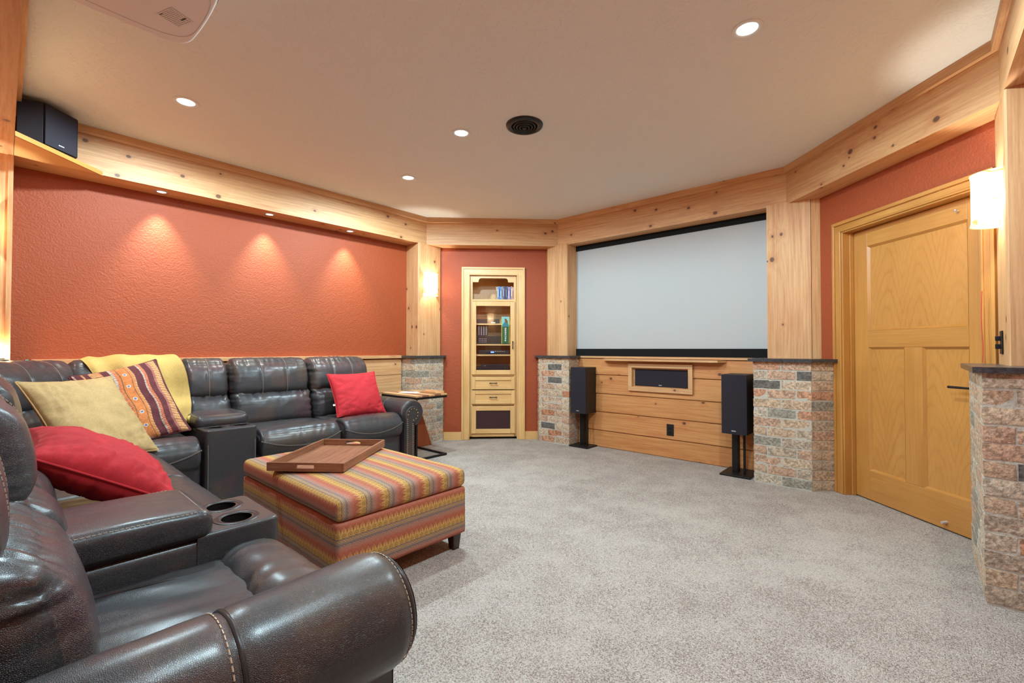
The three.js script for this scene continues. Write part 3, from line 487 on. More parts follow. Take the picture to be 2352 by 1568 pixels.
  let x = .035; cols.forEach((c, i) => {
    const w = .0145 + .001 * (i % 3), h = .168 + .004 * ((i * 7) % 3), o = new THREE.Group(); o.name = numbered('disc_case'); scene.add(o); tag(o, what[i] + ' disc case in the row in the cabinet niche', 'disc case', 'disc cases in the open niche');
    mesh('case', rbox(w, h, .13, .0015, 0, h / 2, -.065, 1), std({ color: lin(...c), roughness: .35 }), o); mesh('spine_label', plainBox(w * .7, h * .55, .0006, 0, h * (.45 + .06 * (i % 3)), .0004), std({ color: lin(...c.map(v => clamp(v + (i % 2 ? 60 : -46), 10, 245))), roughness: .4 }), o);
    put(o, x + w / 2, 1.6875, -.055); x += w + .0012;
  });
  const dev = (name, lab, cat, w, h, d, x, y, zz) => { const o = new THREE.Group(); o.name = numbered(name); scene.add(o); tag(o, lab, cat); mesh('housing', rbox(w, h, d, .003, 0, h / 2, -d / 2), M.blackPlastic, o); put(o, x, y, zz); return o; };
  const led = (o, x, y, w, h, col, k) => mesh('indicator', plainBox(w, h, .001, x, y, .0008), glow(col, k), o);
  { const o = dev('receiver', 'wide black receiver at the bottom behind the cabinet glass', 'receiver', .43, .062, .24, 0, .8095, -.06); mesh('fascia', rbox(.42, .054, .004, .001, 0, .031, .001), M.blackMetal, o); for (const [kx, kr] of [[-.17, .011], [-.13, .007], [.15, .013]]) mesh('knob', new THREE.CylinderGeometry(kr, kr, .012, 18).rotateX(PI / 2).translate(kx, .03, .008), M.blackPlastic, o); for (let i = 0; i < 6; i++) mesh('button', rbox(.016, .006, .004, .001, -.07 + i * .03, .02, .004), M.silver, o); }
  { const o = dev('disc_player', 'slim black disc player on top of the wide receiver', 'disc player', .34, .034, .2, .02, .8735, -.07); mesh('tray_front', rbox(.13, .01, .003, .001, -.06, .02, .001), M.blackMetal, o); led(o, -.12, .012, .02, .004, new THREE.Color(.7, .8, .9), .5); }
  { const o = dev('cable_box', 'black box with blue clock display on the cabinet shelf', 'cable box', .38, .052, .22, .01, 1.0255, -.06); led(o, -.02, .028, .04, .016, new THREE.Color(.08, .16, 1), 5); for (let i = 0; i < 5; i++) led(o, .02 + i * .026, .036, .012, .004, new THREE.Color(1, .75, .6), .9); }
  { const o = dev('amplifier', 'black amplifier with red light on the cabinet shelf', 'amplifier', .36, .1, .22, -.02, 1.1525, -.08); mesh('fascia', rbox(.35, .09, .004, .001, 0, .05, .001), M.blackMetal, o); led(o, -.03, .075, .012, .012, new THREE.Color(1, .06, .08), 4); for (let r = 0; r < 3; r++) mesh('button', merge(Array.from({ length: 5 }, (_, i) => rbox(.01, .006, .004, .001, -.15 + i * .02, .025 + r * .02, .004))), M.silver, o); }
  { const o = dev('equalizer', 'tall narrow black rack of pale sliders behind the cabinet glass', 'equalizer', .13, .13, .12, -.13, 1.2535, -.1); for (let c = 0; c < 4; c++) mesh('slider_row', merge(Array.from({ length: 8 }, (_, i) => rbox(.012, .006, .006, .001, -.045 + c * .03, .016 + i * .014, .003))), M.silver, o); }
  { const o = dev('game_console', 'low black console on the upper shelf behind the cabinet glass', 'game console', .28, .055, .2, -.06, 1.4045, -.08); mesh('slot', plainBox(.12, .004, .002, 0, .03, .001), M.blackVelvet, o); led(o, .06, .012, .05, .012, new THREE.Color(1, .93, .8), 1.2); }
  { const cv = document.createElement('canvas'); cv.width = 256; cv.height = 512; const c = cv.getContext('2d'); c.fillStyle = '#1d5a3c'; c.fillRect(0, 0, 256, 512); c.fillStyle = '#7fc6c4'; c.fillRect(0, 0, 256, 190); c.fillStyle = '#2a7f86'; c.beginPath(); c.moveTo(0, 190); c.lineTo(140, 60); c.lineTo(256, 190); c.closePath(); c.fill(); c.fillStyle = '#7a4a22'; c.beginPath(); c.ellipse(150, 80, 60, 30, .7, 0, 7); c.fill(); c.fillStyle = '#e2c23a'; c.fillRect(0, 0, 16, 512); c.fillRect(240, 0, 16, 512); c.save(); c.translate(110, 470); c.rotate(-PI / 2); c.fillStyle = '#f3f3ee'; c.font = 'bold 62px sans-serif'; c.fillText('PACKERS', 0, 40); c.restore();
    const t = new THREE.CanvasTexture(cv); t.colorSpace = THREE.SRGBColorSpace; const o = new THREE.Group(); o.name = numbered('pennant'); scene.add(o); tag(o, 'green and teal sports pennant leaning behind the cabinet glass', 'pennant'); mesh('cloth', rbox(.1, .33, .004, .001, 0, .165, 0), std({ map: t, roughness: .8 }), o); put(o, .15, 1.158, -.036); }
}

// ---------- ceiling fittings, projector, corner speaker, switch ----------
{
  const g = group('ceiling_vent', 'round black stepped ceiling vent', 'vent', [-1.99, H_CEIL - .001, -2.36]);
  const ringv = (r0, r1, y, t) => lathe([[r0, y + .002], [r0 + .002, y - t], [(r0 + r1) / 2, y - t - .004], [r1 - .003, y - t * .7], [r1, y + .002]], 56);
  mesh('rim', ringv(.088, .127, 0, .014), M.blackPlastic, g); [[.066, .08, -.004], [.046, .06, -.009], [.026, .04, -.013]].forEach(([a, b, y]) => mesh('cone_ring', ringv(a, b, y, .01), M.blackPlastic, g)); mesh('hub', lathe([[.0001, -.03], [.012, -.028], [.018, -.018], [.018, 0], [.0001, 0]], 32), M.blackPlastic, g); mesh('throat', lathe([[.0001, -.001], [.09, -.001]], 40), M.blackVelvet, g);
}
{
  const g = group('projector', 'white ceiling projector with rounded front corner and a printed label', 'projector', [-2.0, 2.33, -.30]);
  const s = new THREE.Shape(), w = .23, f = .178, b = .2; s.moveTo(-w, b); s.lineTo(-w, -f + .06); s.quadraticCurveTo(-w + .004, -f + .005, -w + .06, -f - .006); s.quadraticCurveTo(0, -f - .02, w - .06, -f - .006); s.quadraticCurveTo(w - .004, -f + .005, w, -f + .06); s.lineTo(w, b); s.closePath();
  const e = new THREE.ExtrudeGeometry(s, { depth: .1, bevelEnabled: true, bevelSize: .012, bevelThickness: .012, bevelSegments: 4, curveSegments: 14 }).rotateX(PI / 2).translate(0, .112, 0); mesh('housing', e, M.white, g);
  const s2 = new THREE.Shape(); s2.absarc(0, 0, .055, 0, PI * 2); mesh('lens_barrel', new THREE.CylinderGeometry(.036, .038, .02, 32).rotateX(PI / 2).translate(.09, .072, -.2), M.blackPlastic, g);
  mesh('panel_seam', tube([[-.19, -.0005, .2], [-.19, -.0005, -.11], [-.15, -.0005, -.17], [0, -.0005, -.19], [.15, -.0005, -.17], [.19, -.0005, -.11], [.19, -.0005, .2]], .0008, 60, 5), std({ color: lin(190, 190, 188), roughness: .7 }), g);
  const cv = document.createElement('canvas'); cv.width = 256; cv.height = 256; const c = cv.getContext('2d'); c.fillStyle = '#e6e6e2'; c.fillRect(0, 0, 256, 256); c.fillStyle = '#8d8f8d'; for (let r = 0; r < 11; r++) { let x = 14; while (x < 236) { const l = 8 + hash(r, x, 5) * 26; c.fillRect(x, 14 + r * 21, Math.min(l, 240 - x), 9); x += l + 7; } } c.fillStyle = '#3c3e3c'; c.fillRect(150, 170, 84, 20); c.fillRect(20, 18, 50, 12);
  const t = new THREE.CanvasTexture(cv); t.colorSpace = THREE.SRGBColorSpace; mesh('label_sticker', new THREE.PlaneGeometry(.085, .08).rotateX(PI / 2).rotateY(.35).translate(-.06, -.0012, -.115), std({ map: t, roughness: .5 }), g);
  mesh('mount', merge([new THREE.CylinderGeometry(.025, .025, .17, 20).translate(0, .205, .02), new THREE.CylinderGeometry(.06, .06, .012, 28).translate(0, .288, .02), rbox(.2, .012, .2, .003, 0, .13, .02)]), M.white, g);
}
{
  const sh = group('corner_shelf', 'triangular maple shelf in the upper room corner', 'shelf', [0, 0, 0]);
  mesh('shelf_board', prism([[-4.265, -.033], [-3.85, -.033], [-4.265, -.44]], 2.313, 2.333), M.maple, sh);
  mesh('edge_strip', prism([[-3.85, -.033], [-4.265, -.44], [-4.265, -.455], [-3.835, -.033]], 2.309, 2.337), M.honey, sh);
  const g = group('corner_speaker', 'black angled surround loudspeaker on the triangular corner shelf', 'loudspeaker', [-4.09, 2.3385, -.175], 2.28);
  // body: tapered back, front grille in two facets
  const body = [[-.16, -.02], [-.1, .075], [.1, .075], [.16, -.02], [.06, -.09], [-.06, -.09]];
  mesh('cabinet', prism(body.map(p => [p[0], p[1]]), .0, .255), M.cabinetBlack, g);
  mesh('grille', prism([[-.098, .075], [.098, .075], [.098, .088], [-.098, .088]], .004, .251), M.grille, g); mesh('side_grille', prism([[.1, .075], [.157, -.016], [.166, -.01], [.109, .083]], .004, .251), M.grille, g); mesh('side_grille', prism([[-.1, .075], [-.157, -.016], [-.166, -.01], [-.109, .083]], .004, .251), M.grille, g);
  mesh('badge', rbox(.034, .007, .002, .0008, 0, .03, .089), M.silver, g).userData.label = 'small silver maker badge';
}
{
  const g = group('light_switch', 'black toggle switch plate on the column above the pillar cap', 'switch', [.317, 1.125, -3.3], -PI / 2); mesh('cover_plate', rbox(.07, .115, .006, .002, 0, 0, .003), M.blackMetal, g); for (const y of [.02, -.02]) mesh('toggle', rbox(.01, .024, .022, .003, 0, y, .014), M.blackMetal, g);
  tag(mesh('cord', tube([[.26, 1.02, -3.46], [.262, 1.1, -3.462], [.258, 1.25, -3.465], [.262, 1.4, -3.465]], .0025, 30, 6), std({ color: lin(190, 70, 50), roughness: .6 })), 'thin red cord hanging beside the door casing', 'cord');
}

// ---------- sectional sofa ----------
const sofa = group('sectional_sofa', 'dark brown leather corner sofa with consoles, rolled arms and light stitching', 'sofa', [-3.0, 0, -.4]);
sofa.updateMatrixWorld(true);
const sofaInv = new THREE.Matrix4().makeTranslation(3.0, 0, .4);
// local module frame: x across, y up, z forward; back plane at z = 0, seat front at z = .9
const FAR = (zc) => new THREE.Matrix4().makeRotationY(PI / 2).setPosition(-4.40, 0, zc);      // faces +x
const NEAR = (xc) => new THREE.Matrix4().makeRotationY(PI).setPosition(xc, 0, .30);            // faces -z
function part(name, geo, X, parent = sofa, mat = M.leather) { geo.applyMatrix4(X); geo.applyMatrix4(sofaInv); return mesh(name, geo, mat, parent); }
const ridge = (a, b, s) => { const n = N3(a, b, s); return 1 - 2 * Math.abs(n); };
function leanBack(pts, y0, ang) { const c = Math.cos(ang), s = Math.sin(ang); return p => { const y = p[1] - y0; return [p[0], y0 + y * c + 0 * s, p[2] - y * s]; }; }
const LEAN = .16, LY = .45;
const lean = p => { const y = Math.max(0, p[1] - LY); return [p[0], LY + (p[1] - LY) * (p[1] > LY ? Math.cos(LEAN) : 1), p[2] - y * Math.sin(LEAN)]; };
let seedN = 0;
function seat(X, W, o = {}) {
  const sd = ++seedN * 3.7, w = W - .006;
  // upright body under and behind the cushions
  part('frame', puff(w, .30, .60, { r: .02, step: .05, fn: p => [p[0], p[1] + .19, p[2] + .50] }), X);
  // foot panel
  const foot = part('footrest', puff(w - .01, .27, .07, { r: .03, puff: [0, .0, .012], fn: p => [p[0], p[1] + .205, p[2] + .845] , wr: (p, q) => .002 * ridge(p[0] * 14, p[1] * 4, sd) }), X);
  // seat pad
  const pad = part('seat_cushion', puff(w, .16, .52, { r: .045, step: .014, max: 64, puff: [0, .014, 0], fn: (p) => [p[0], p[1] + .405, p[2] + .50], wr: (p, q) => { const e = clamp(1 - Math.abs(q[1]) * .0, 0, 1); return q[1] > .3 ? .0055 * (ridge(p[0] * 9 + p[2] * 3, p[2] * 2.2, sd) - .5) + .0016 * (ridge(p[0] * 26, p[2] * 4, sd + 5) - .5) : 0; } }), X);
  // front roll with gathers running over it
  const roll = part('seat_front', puff(w + .004, .225, .245, { r: [.035, .1, .11], step: .0105, max: 72, puff: [0, .012, .014], fn: (p, q) => [p[0] * (1 - .0 * q[2]), p[1] + .393, p[2] + .805], wr: (p, q) => { const g = ridge(p[0] * 16 + 1.2 * N3(p[0] * 3, p[2] * 6, sd), p[2] * 3 + p[1] * 3, sd + 9); const back = sstep(.2, -.9, q[2]); return (.0055 * back + .0022) * (g - .45) - .009 * Math.exp(-(((q[0] - 0) * w / 2 + w / 2) / .012)) - .009 * Math.exp(-((w / 2 - q[0] * w / 2) / .012)); } }), X);
  // curved stitch line on the front
  const z = x => .93 - .006 * (x / (W / 2)) ** 2, pts = []; for (let i = 0; i <= 20; i++) { const x = (i / 20 - .5) * (w - .03), y = .372 + .07 * (2 * x / w) ** 2; const dy = (y - .393) / .1125; pts.push([x, y, .805 + .1225 + .0165 * (1 - (2 * x / w) ** 4) * (1 - dy * dy) - .006 * Math.abs(2 * x / w) ** 12 - .03 * Math.max(0, dy) ** 2 + .001]); }
  part('stitching', stitches(pts, .007, .004, .0012), X, roll, M.thread).userData.kind = 'stuff';
  part('welt', tube(pts.map(p => [p[0], p[1] - .007, p[2] - .002]), .0035, 60, 6), X, roll);
  if (o.topSeam) { const t = []; for (let i = 0; i <= 10; i++) t.push([o.topSeam * w + .01 * Math.sin(i * .5), .487 + .012 * (1 - ((i / 10) * 2 - 1) ** 2), .30 + i * .038]); part('seam', tube(t, .003, 40, 6), X, pad); }
  back(X, W, o);
}
function back(X, W, o = {}) {
  const sd = ++seedN * 5.1, w = W - .006;
  part('back_shell', puff(w, .86, .14, { r: .04, step: .06, fn: p => lean([p[0], p[1] + .48, p[2] + .11]) }), X);
  // lower back cushion
  const gath = (p, q, k) => { const ex = 1 - Math.abs(q[0]), ey = 1 - Math.abs(q[1]); return k * ((ridge(p[1] * 34, p[0] * 5, sd) - .4) * Math.exp(-ex / .16) + (ridge(p[0] * 30, p[1] * 5, sd + 3) - .4) * Math.exp(-ey / .28)); };
  const lum = part('back_cushion', puff(w - .004, .31, .21, { r: [.05, .1, .095], step: .012, max: 64, puff: [0, .01, .03], fn: p => lean([p[0], p[1] + .60, p[2] + .315]), wr: (p, q) => (q[2] > -.2 ? gath(p, q, .013) + .002 * (ridge(p[0] * 6, p[1] * 10, sd + 8) - .5) : 0) }), X);
  // head cushion with two stitched seams
  const sx = o.seams || [-.31, .31], fnH = p => lean([p[0], p[1] + .845, p[2] + .27 - (o.hz || 0)]);
  const head = part('headrest', puff(w + .002, .335, .24, { r: [.05, .11, .11], step: .0115, max: 64, puff: [0, .012, .03], fn: fnH, wr: (p, q) => { let k = gath(p, q, .007); for (const s of sx) k -= .005 * Math.exp(-((((q[0] - s) * w / 2) / .012) ** 2)); return k + .0015 * (ridge(p[0] * 8, p[1] * 12, sd + 4) - .5); } }), X);
  for (const s of sx) { const pts = []; for (let i = 0; i <= 24; i++) { const a = mix(-.75, 2.2, i / 24), c = Math.cos(a), si = Math.sin(a); const y = Math.sign(si) * Math.abs(si) ** .62 * .165, zz = Math.sign(c) * Math.abs(c) ** .62 * (.124 + .024 * Math.max(0, 1 - (y / .165) ** 2)); pts.push(fnH([s * w / 2 + .006, y * 1.03 + .004 * Math.max(0, si), zz + .0015])); } part('stitching', stitches(pts, .007, .004, .0012), X, head, M.thread).userData.kind = 'stuff'; }
}
M.blackCup = std({ color: lin(22, 21, 22), roughness: .35, side: THREE.DoubleSide });
function consoleUnit(X, W, cups) {
  const w = W - .004;
  const c = part('console', puff(w - .002, .49, .42, { r: .02, step: .03, fn: (p, q) => [p[0], p[1] + .295, p[2] + .51] }), X);
  // front edge stitching on both sides
  for (const s of [-1, 1]) { const pts = []; for (let i = 0; i <= 14; i++) pts.push([s * (w / 2 - .016), .06 + i * .0285, .9085 + .0045 * (1 - (i / 7 - 1) ** 2)]); part('stitching', stitches(pts, .007, .004, .0012), X, c, M.thread).userData.kind = 'stuff'; }
  const lidFn = (p, q) => [p[0], p[1] + .578 + (q[1] > 0 ? .004 * (1 - q[2] ** 2) : 0), p[2] + .47];
  const lid = part('console_lid', puff(w + .012, .085, .50, { r: .03, step: .014, puff: [0, .008, .006], fn: lidFn, wr: (p, q) => (q[1] > .2 ? .0012 * (ridge(p[0] * 20, p[2] * 10, 3) - .5) : 0) }), X);
  for (const s of [-1, 1]) { const pts = []; for (let i = 0; i <= 16; i++) pts.push([s * (w / 2 - .004), .6205, .26 + i * .0255]); pts.push([s * (w / 2 - .02), .6185, .69]); part('stitching', stitches(pts, .007, .004, .0012), X, lid, M.thread).userData.kind = 'stuff'; }
  { const pts = []; for (let i = 0; i <= 10; i++) pts.push([(i / 10 - .5) * (w - .03), .6205 + .002 * (1 - (i / 5 - 1) ** 2), .694]); part('stitching', stitches(pts, .007, .004, .0012), X, lid, M.thread).userData.kind = 'stuff'; }
  { // cup tray: rounded plate with two wells
    const a = w / 2, z0 = .68, z1 = .908, r = .03, sh = new THREE.Shape(); sh.moveTo(-a, -z0); sh.lineTo(a, -z0); sh.lineTo(a, -(z1 - r)); sh.quadraticCurveTo(a, -z1, a - r, -z1); sh.lineTo(-a + r, -z1); sh.quadraticCurveTo(-a, -z1, -a, -(z1 - r)); sh.closePath();
    for (const s of [-1, 1]) { const h = new THREE.Path(); h.absarc(s * .077, -.806, .055, 0, PI * 2, true); sh.holes.push(h); }
    const tray = part('cup_tray', uvBox(new THREE.ExtrudeGeometry(sh, { depth: .47, bevelEnabled: true, bevelSize: .012, bevelOffset: -.012, bevelThickness: .012, bevelSegments: 5, curveSegments: 32 }).rotateX(-PI / 2).translate(0, .07, 0)), X);
    for (const s of [-1, 1]) { const x = s * .077; const cup = part('cup_holder', lathe([[.0001, .474], [.044, .474], [.0462, .50], [.0464, .5505], [.050, .5545], [.062, .5545], [.066, .5515], [.066, .549]], 44).translate(x, 0, .806), X, tray, M.blackPlastic); cup.material = M.blackCup; }
  }
  back(X, W, { seams: [0] });
}
// rolled arm; side = +1 rolls to local +x
function rolledArm(X, side, nails) {
  const prof = [], cx = .105, cy = .498, R = .118; prof.push([0.005, .05]); for (let i = 0; i <= 6; i++) prof.push([.002, .1 + i * .055]); for (let i = 0; i <= 26; i++) { const a = PI * (1.03 - i / 26 * 1.62); prof.push([cx + R * Math.cos(a), cy + R * Math.sin(a) * 1.02]); } prof.push([.125, .40]); for (let i = 0; i <= 6; i++) prof.push([.118, .37 - i * .05]); prof.push([.115, .05]);
  const NZ = 60, P = [], U = [], I = [], m = prof.length; let acc = [0]; for (let i = 1; i < m; i++) acc.push(acc[i - 1] + Math.hypot(prof[i][0] - prof[i - 1][0], prof[i][1] - prof[i - 1][1]));
  for (let j = 0; j <= NZ; j++) {
    const z = .05 + j / NZ * .86, fr = sstep(.87, .91, z), sc = 1 + .05 * Math.exp(-(((z - .82) / .12) ** 2)) - .05 * Math.exp(-(((z - .57) / .012) ** 2)) - .16 * fr - .03 * sstep(.45, .05, z);
    for (let i = 0; i < m; i++) { const up = sstep(.34, .46, prof[i][1]); const k = mix(1 - .04 * fr, sc, up); const wr = up * .0025 * (ridge(z * 7, acc[i] * 14, 21) - .5); P.push(side * (mix(.06, cx, up) + (prof[i][0] - mix(.06, cx, up)) * (k + wr * 6)), mix(prof[i][1], cy + (prof[i][1] - cy) * (k + wr * 6), up), z); U.push(z, acc[i]); }
  }
  for (let j = 0; j < NZ; j++) for (let i = 0; i < m; i++) { const a = j * m + i, b = j * m + (i + 1) % m, c = b + m, d = a + m; side > 0 ? I.push(a, b, c, a, c, d) : I.push(a, c, b, a, d, c); }
  // end caps
  const shp = prof.map((p, i) => new THREE.Vector2(P[(NZ * m + i) * 3], P[(NZ * m + i) * 3 + 1])), tri = THREE.ShapeUtils.triangulateShape(side > 0 ? [...shp].reverse() : shp, []), rem = i => side > 0 ? m - 1 - i : i;
  const base = P.length / 3; for (let i = 0; i < m; i++) { P.push(shp[i].x, shp[i].y, .912); U.push(shp[i].x, shp[i].y); } for (let i = 0; i < m; i++) { P.push(P[i * 3], P[i * 3 + 1], .049); U.push(shp[i].x, shp[i].y); }
  for (const t of tri) { I.push(base + rem(t[0]), base + rem(t[1]), base + rem(t[2])); I.push(base + m + rem(t[0]), base + m + rem(t[2]), base + m + rem(t[1])); }
  const g = new THREE.BufferGeometry(); g.setAttribute('position', new THREE.Float32BufferAttribute(P, 3)); g.setAttribute('uv', new THREE.Float32BufferAttribute(U, 2)); g.setIndex(I); g.computeVertexNormals();
  // (side > 0 keeps the outside out)
  const arm = part('armrest', g, X);
  const around = (z, r, a0, a1) => { const o = []; for (let i = 0; i <= 24; i++) { const a = mix(a0, a1, i / 24); o.push([side * (cx + (R + r) * Math.cos(a)), cy + (R + r) * Math.sin(a) * 1.02, z]); } return o; };
  part('stitching', stitches(around(.555, -.0005, PI * 1.0, -PI * .3), .009, .004, .0014), X, arm, M.thread).userData.kind = 'stuff';
  part('welt', tube(around(.573, -.004, PI * 1.0, -PI * .3), .0045, 50, 8), X, arm);
  part('front_welt', tube(around(.9, -.012, PI * 1.02, -PI * .55), .005, 60, 8), X, arm);
  part('stitching', stitches(around(.889, -.0015, PI * 1.02, -PI * .45), .008, .004, .0013), X, arm, M.thread).userData.kind = 'stuff';
  // scroll front panel
  const sp = new THREE.Shape(), rr2 = .062, sx = side; sp.moveTo(sx * .02, .05); sp.lineTo(sx * .022, .46); for (let i = 0; i <= 20; i++) { const a = PI * (1.0 - i / 20 * 1.55); sp.lineTo(sx * (.092 + (rr2 + .008) * Math.cos(a)), .487 + (rr2 + .008) * Math.sin(a)); } sp.lineTo(sx * .1, .40); sp.lineTo(sx * .098, .05); sp.closePath();
  const pg = new THREE.ExtrudeGeometry(sp, { depth: .012, bevelEnabled: true, bevelSize: .006, bevelThickness: .006, bevelSegments: 3 }).translate(0, 0, .905); const fp = part('front_panel', pg, X, arm);
  const nl = [], path = []; for (let y = .06; y < .46; y += .0185) path.push([.03, y]); for (let i = 0; i <= 8; i++) { const a = PI * (.98 - i / 8 * 1.45); path.push([.092 + .054 * Math.cos(a), .487 + .054 * Math.sin(a)]); } for (let y = .40; y > .05; y -= .0185) path.push([.089, y]);
  for (const [a, b] of path) nl.push(new THREE.SphereGeometry(.0058, 8, 5, 0, PI * 2, 0, PI / 2).rotateX(PI / 2).translate(side * a, b, .922));
  part('nail_trim', merge(nl), X, fp, M.brass).userData.kind = 'stuff';
}
// far run along the orange wall (z decreasing = local +x)
const zC = (a, b) => (a + b) / 2;
seat(FAR(zC(-.27, -.893)), .62); consoleUnit(FAR(zC(-.893, -1.214)), .321, true); seat(FAR(zC(-1.214, -1.85)), .636); seat(FAR(zC(-1.85, -2.44)), .59); rolledArm(FAR(-2.44), 1, true);
// near run along the back wall (x increasing = local -x)
seat(NEAR(zC(-3.30, -2.57)), .73); seat(NEAR(zC(-2.57, -1.87)), .70, { hz: .03 }); consoleUnit(NEAR(zC(-1.87, -1.545)), .325, true); seat(NEAR(zC(-1.545, -1.03)), .515, { topSeam: .32, hz: .05 }); rolledArm(NEAR(-1.03), -1, true);
{ // corner wedge
  const X = new THREE.Matrix4();
  part('corner_frame', puff(.80, .30, .52, { r: .03, step: .06, fn: p => [p[0] - 3.78, p[1] + .19, p[2] + .0] }), X);
  part('corner_cushion', puff(.78, .16, .62, { r: .05, step: .03, puff: [0, .016, 0], fn: p => [p[0] - 3.66, p[1] + .405, p[2] - .06] }), X);
  const D = new THREE.Matrix4().makeRotationY(PI * .75).setPosition(-4.02 - .16, 0, -.10 + .16), save = LEAN; back(D, .56, { seams: [-.34, .34] });
}

// ---------- ottoman ----------
const TIKAT = tex(256, 512, (u, v) => {
  const n = fbm(u * 16, v * 32, 16, 32, 121, 2), t = v, s = u * 4, c = Math.abs((s - Math.floor(s)) * 2 - 1);            // c: 0 centre of motif .. 1 between
  const OC = [204, 158, 84], RU = [176, 96, 72], RO = [170, 118, 100], GR = [146, 130, 118], TE = [78, 80, 80], DK = [84, 64, 46];
  let col = RU; const m3 = (a, b, k) => a.map((x, i) => mix(x, b[i], clamp(k, 0, 1)));
  const s2 = u * 8, c2 = Math.abs((s2 - Math.floor(s2)) * 2 - 1), jit = .5 * (n - .5);
  if (t < .15) { col = m3(GR, RO, .4 + jit); const z = .075 + .03 * Math.cos(s * 4 * PI); if (Math.abs(t - z) < .02) col = m3(OC, GR, .15); else if (Math.abs(t - z) < .036) col = m3(TE, GR, .25); }
  else if (t < .36) { const e = Math.hypot(c / .74, (t - .255) / .1); col = m3(OC, DK, .12); if (e < .24) col = DK; else if (e < .62) col = m3(OC, DK, .02); else if (e < .8) col = m3(DK, OC, .15); if (t < .168) col = TE; }
  else if (t < .68) { const k = (t - .36) / .32, tip = .36 + .30 * (1 - c) ** .7, tip2 = .36 + .20 * (1 - c2); col = t < tip2 ? m3(OC, RU, k * .5) : t < tip ? m3(m3(OC, RU, .45), RU, k) : m3(RU, DK, .16 * (1 - k)); if (Math.abs(t - tip) < .016 || (Math.abs(t - tip2) < .012)) col = m3(m3(DK, RU, .3), RU, k * .6); }
  else if (t < .86) { col = m3(RU, RO, (t - .68) / .18); const h = hash(Math.floor(u * 28), Math.floor(v * 64), 5); if (h > .8) col = m3(GR, RO, .35); }
  else { col = m3(RO, GR, (t - .86) / .14 * .7); const h = hash(Math.floor(u * 32), Math.floor(v * 72), 9); if (h > .7) col = m3(TE, GR, .55); if (Math.abs(t - .955 - .018 * Math.cos(s * 4 * PI)) < .014) col = m3(TE, GR, .2); }
  const w = .93 + .14 * vn(u * 64, v * 128, 64, 128, 131); return col.map(x => x * w);
}, true, 0.118, 0.118);
M.ikat = std({ map: TIKAT, roughness: .9, bumpMap: tex(128, 128, grey((u, v) => .5 + .25 * Math.sin(u * 201) + .25 * Math.sin(v * 201)), false, .1, .1), bumpScale: .0005 });
{
  const g = group('ottoman', 'large storage ottoman in ochre and rust patterned stripes', 'ottoman', [-2.43, 0, -1.334]);
  const w = 1.14, d = .744;
  const bodyG = puff(w, .25, d, { r: .012, step: .02, uv: (a, n) => [Math.abs(n[0]) > .5 ? -a[2] : a[0], a[1] + .08], fn: p => [p[0], p[1] + .212, p[2]], wr: (p, q) => (Math.abs(q[2]) > .95 ? .003 * (ridge(p[0] * 22, p[1] * 3, 4) - .5) : .0008 * (ridge(p[2] * 9, p[1] * 5, 2) - .5)) }); mesh('body', bodyG, M.ikat, g);
  mesh('lid', puff(w + .008, .098, d + .008, { r: .032, step: .016, max: 70, puff: [0, .016, 0], uv: (a, n) => Math.abs(n[0]) > .5 ? [a[1], a[2] + .02] : Math.abs(n[2]) > .5 ? [a[0], a[2] + .02 - Math.sign(a[2]) * (a[1] - .049)] : [a[0], a[2] + .02], fn: p => [p[0], p[1] + .387, p[2]], wr: (p, q) => .002 * (N3(p[0] * 5, 1, p[2] * 5)) }), M.ikat, g);
  const leg = () => { const q = new THREE.CylinderGeometry(.038, .027, .09, 4, 1).rotateY(PI / 4); q.computeVertexNormals(); return q; }; M.darkWood = std({ color: lin(52, 30, 22), roughness: .4 });
  for (const [x, z] of [[-1, -1], [-1, 1], [1, -1], [1, 1]]) mesh('leg', uvBox(leg().toNonIndexed()).translate(x * (w / 2 - .045), .045, z * (d / 2 - .045)), M.darkWood, g);
}
// ---------- serving tray ----------
const TWAL = tex(512, 256, (u, v) => { const g = vn(u * 5, v * 60, 5, 60, 141), f = fbm(u * 3, v * 8, 3, 8, 143, 3), s = vn(u * 50, v * 160, 50, 160, 147); const t = .45 * g + .4 * f + .2 * s; return [mix(98, 176, t), mix(58, 122, t), mix(40, 88, t)]; }, true, .7, .35);
M.walnut = std({ map: TWAL, roughness: .42 });
{
  const g = group('serving_tray', 'rectangular walnut serving tray with cut-out handles on the ottoman', 'tray', [-2.575, .4535, -1.30], Math.atan2(.6, -.47) + PI); g.rotation.y = Math.atan2(-.373, -.472);
  const L = .625, W = .415, hW = .045, t = .012; // length along local z
  mesh('base', uvBox(plainBox(W - .01, .006, L - .01, 0, .003, 0), 'z'), M.walnut, g);
  for (const s of [-1, 1]) mesh('side', uvBox(rbox(t, hW, L, .002, s * (W / 2 - t / 2), hW / 2, 0, 1), 'z'), M.walnut, g);
  for (const s of [-1, 1]) { const sh = new THREE.Shape(); sh.moveTo(-W / 2 + t, 0); sh.lineTo(W / 2 - t, 0); sh.lineTo(W / 2 - t, hW); sh.lineTo(-W / 2 + t, hW); sh.closePath(); const h = new THREE.Path(); const hw = .048, y0 = .015, y1 = .034; h.moveTo(-hw, y0); h.lineTo(-hw, y1); h.lineTo(hw, y1); h.lineTo(hw, y0); h.closePath(); sh.holes.push(h); mesh('end', uvBox(new THREE.ExtrudeGeometry(sh, { depth: t, bevelEnabled: false }).translate(0, 0, s > 0 ? L / 2 - t : -L / 2), 'x'), M.walnut, g); }
}
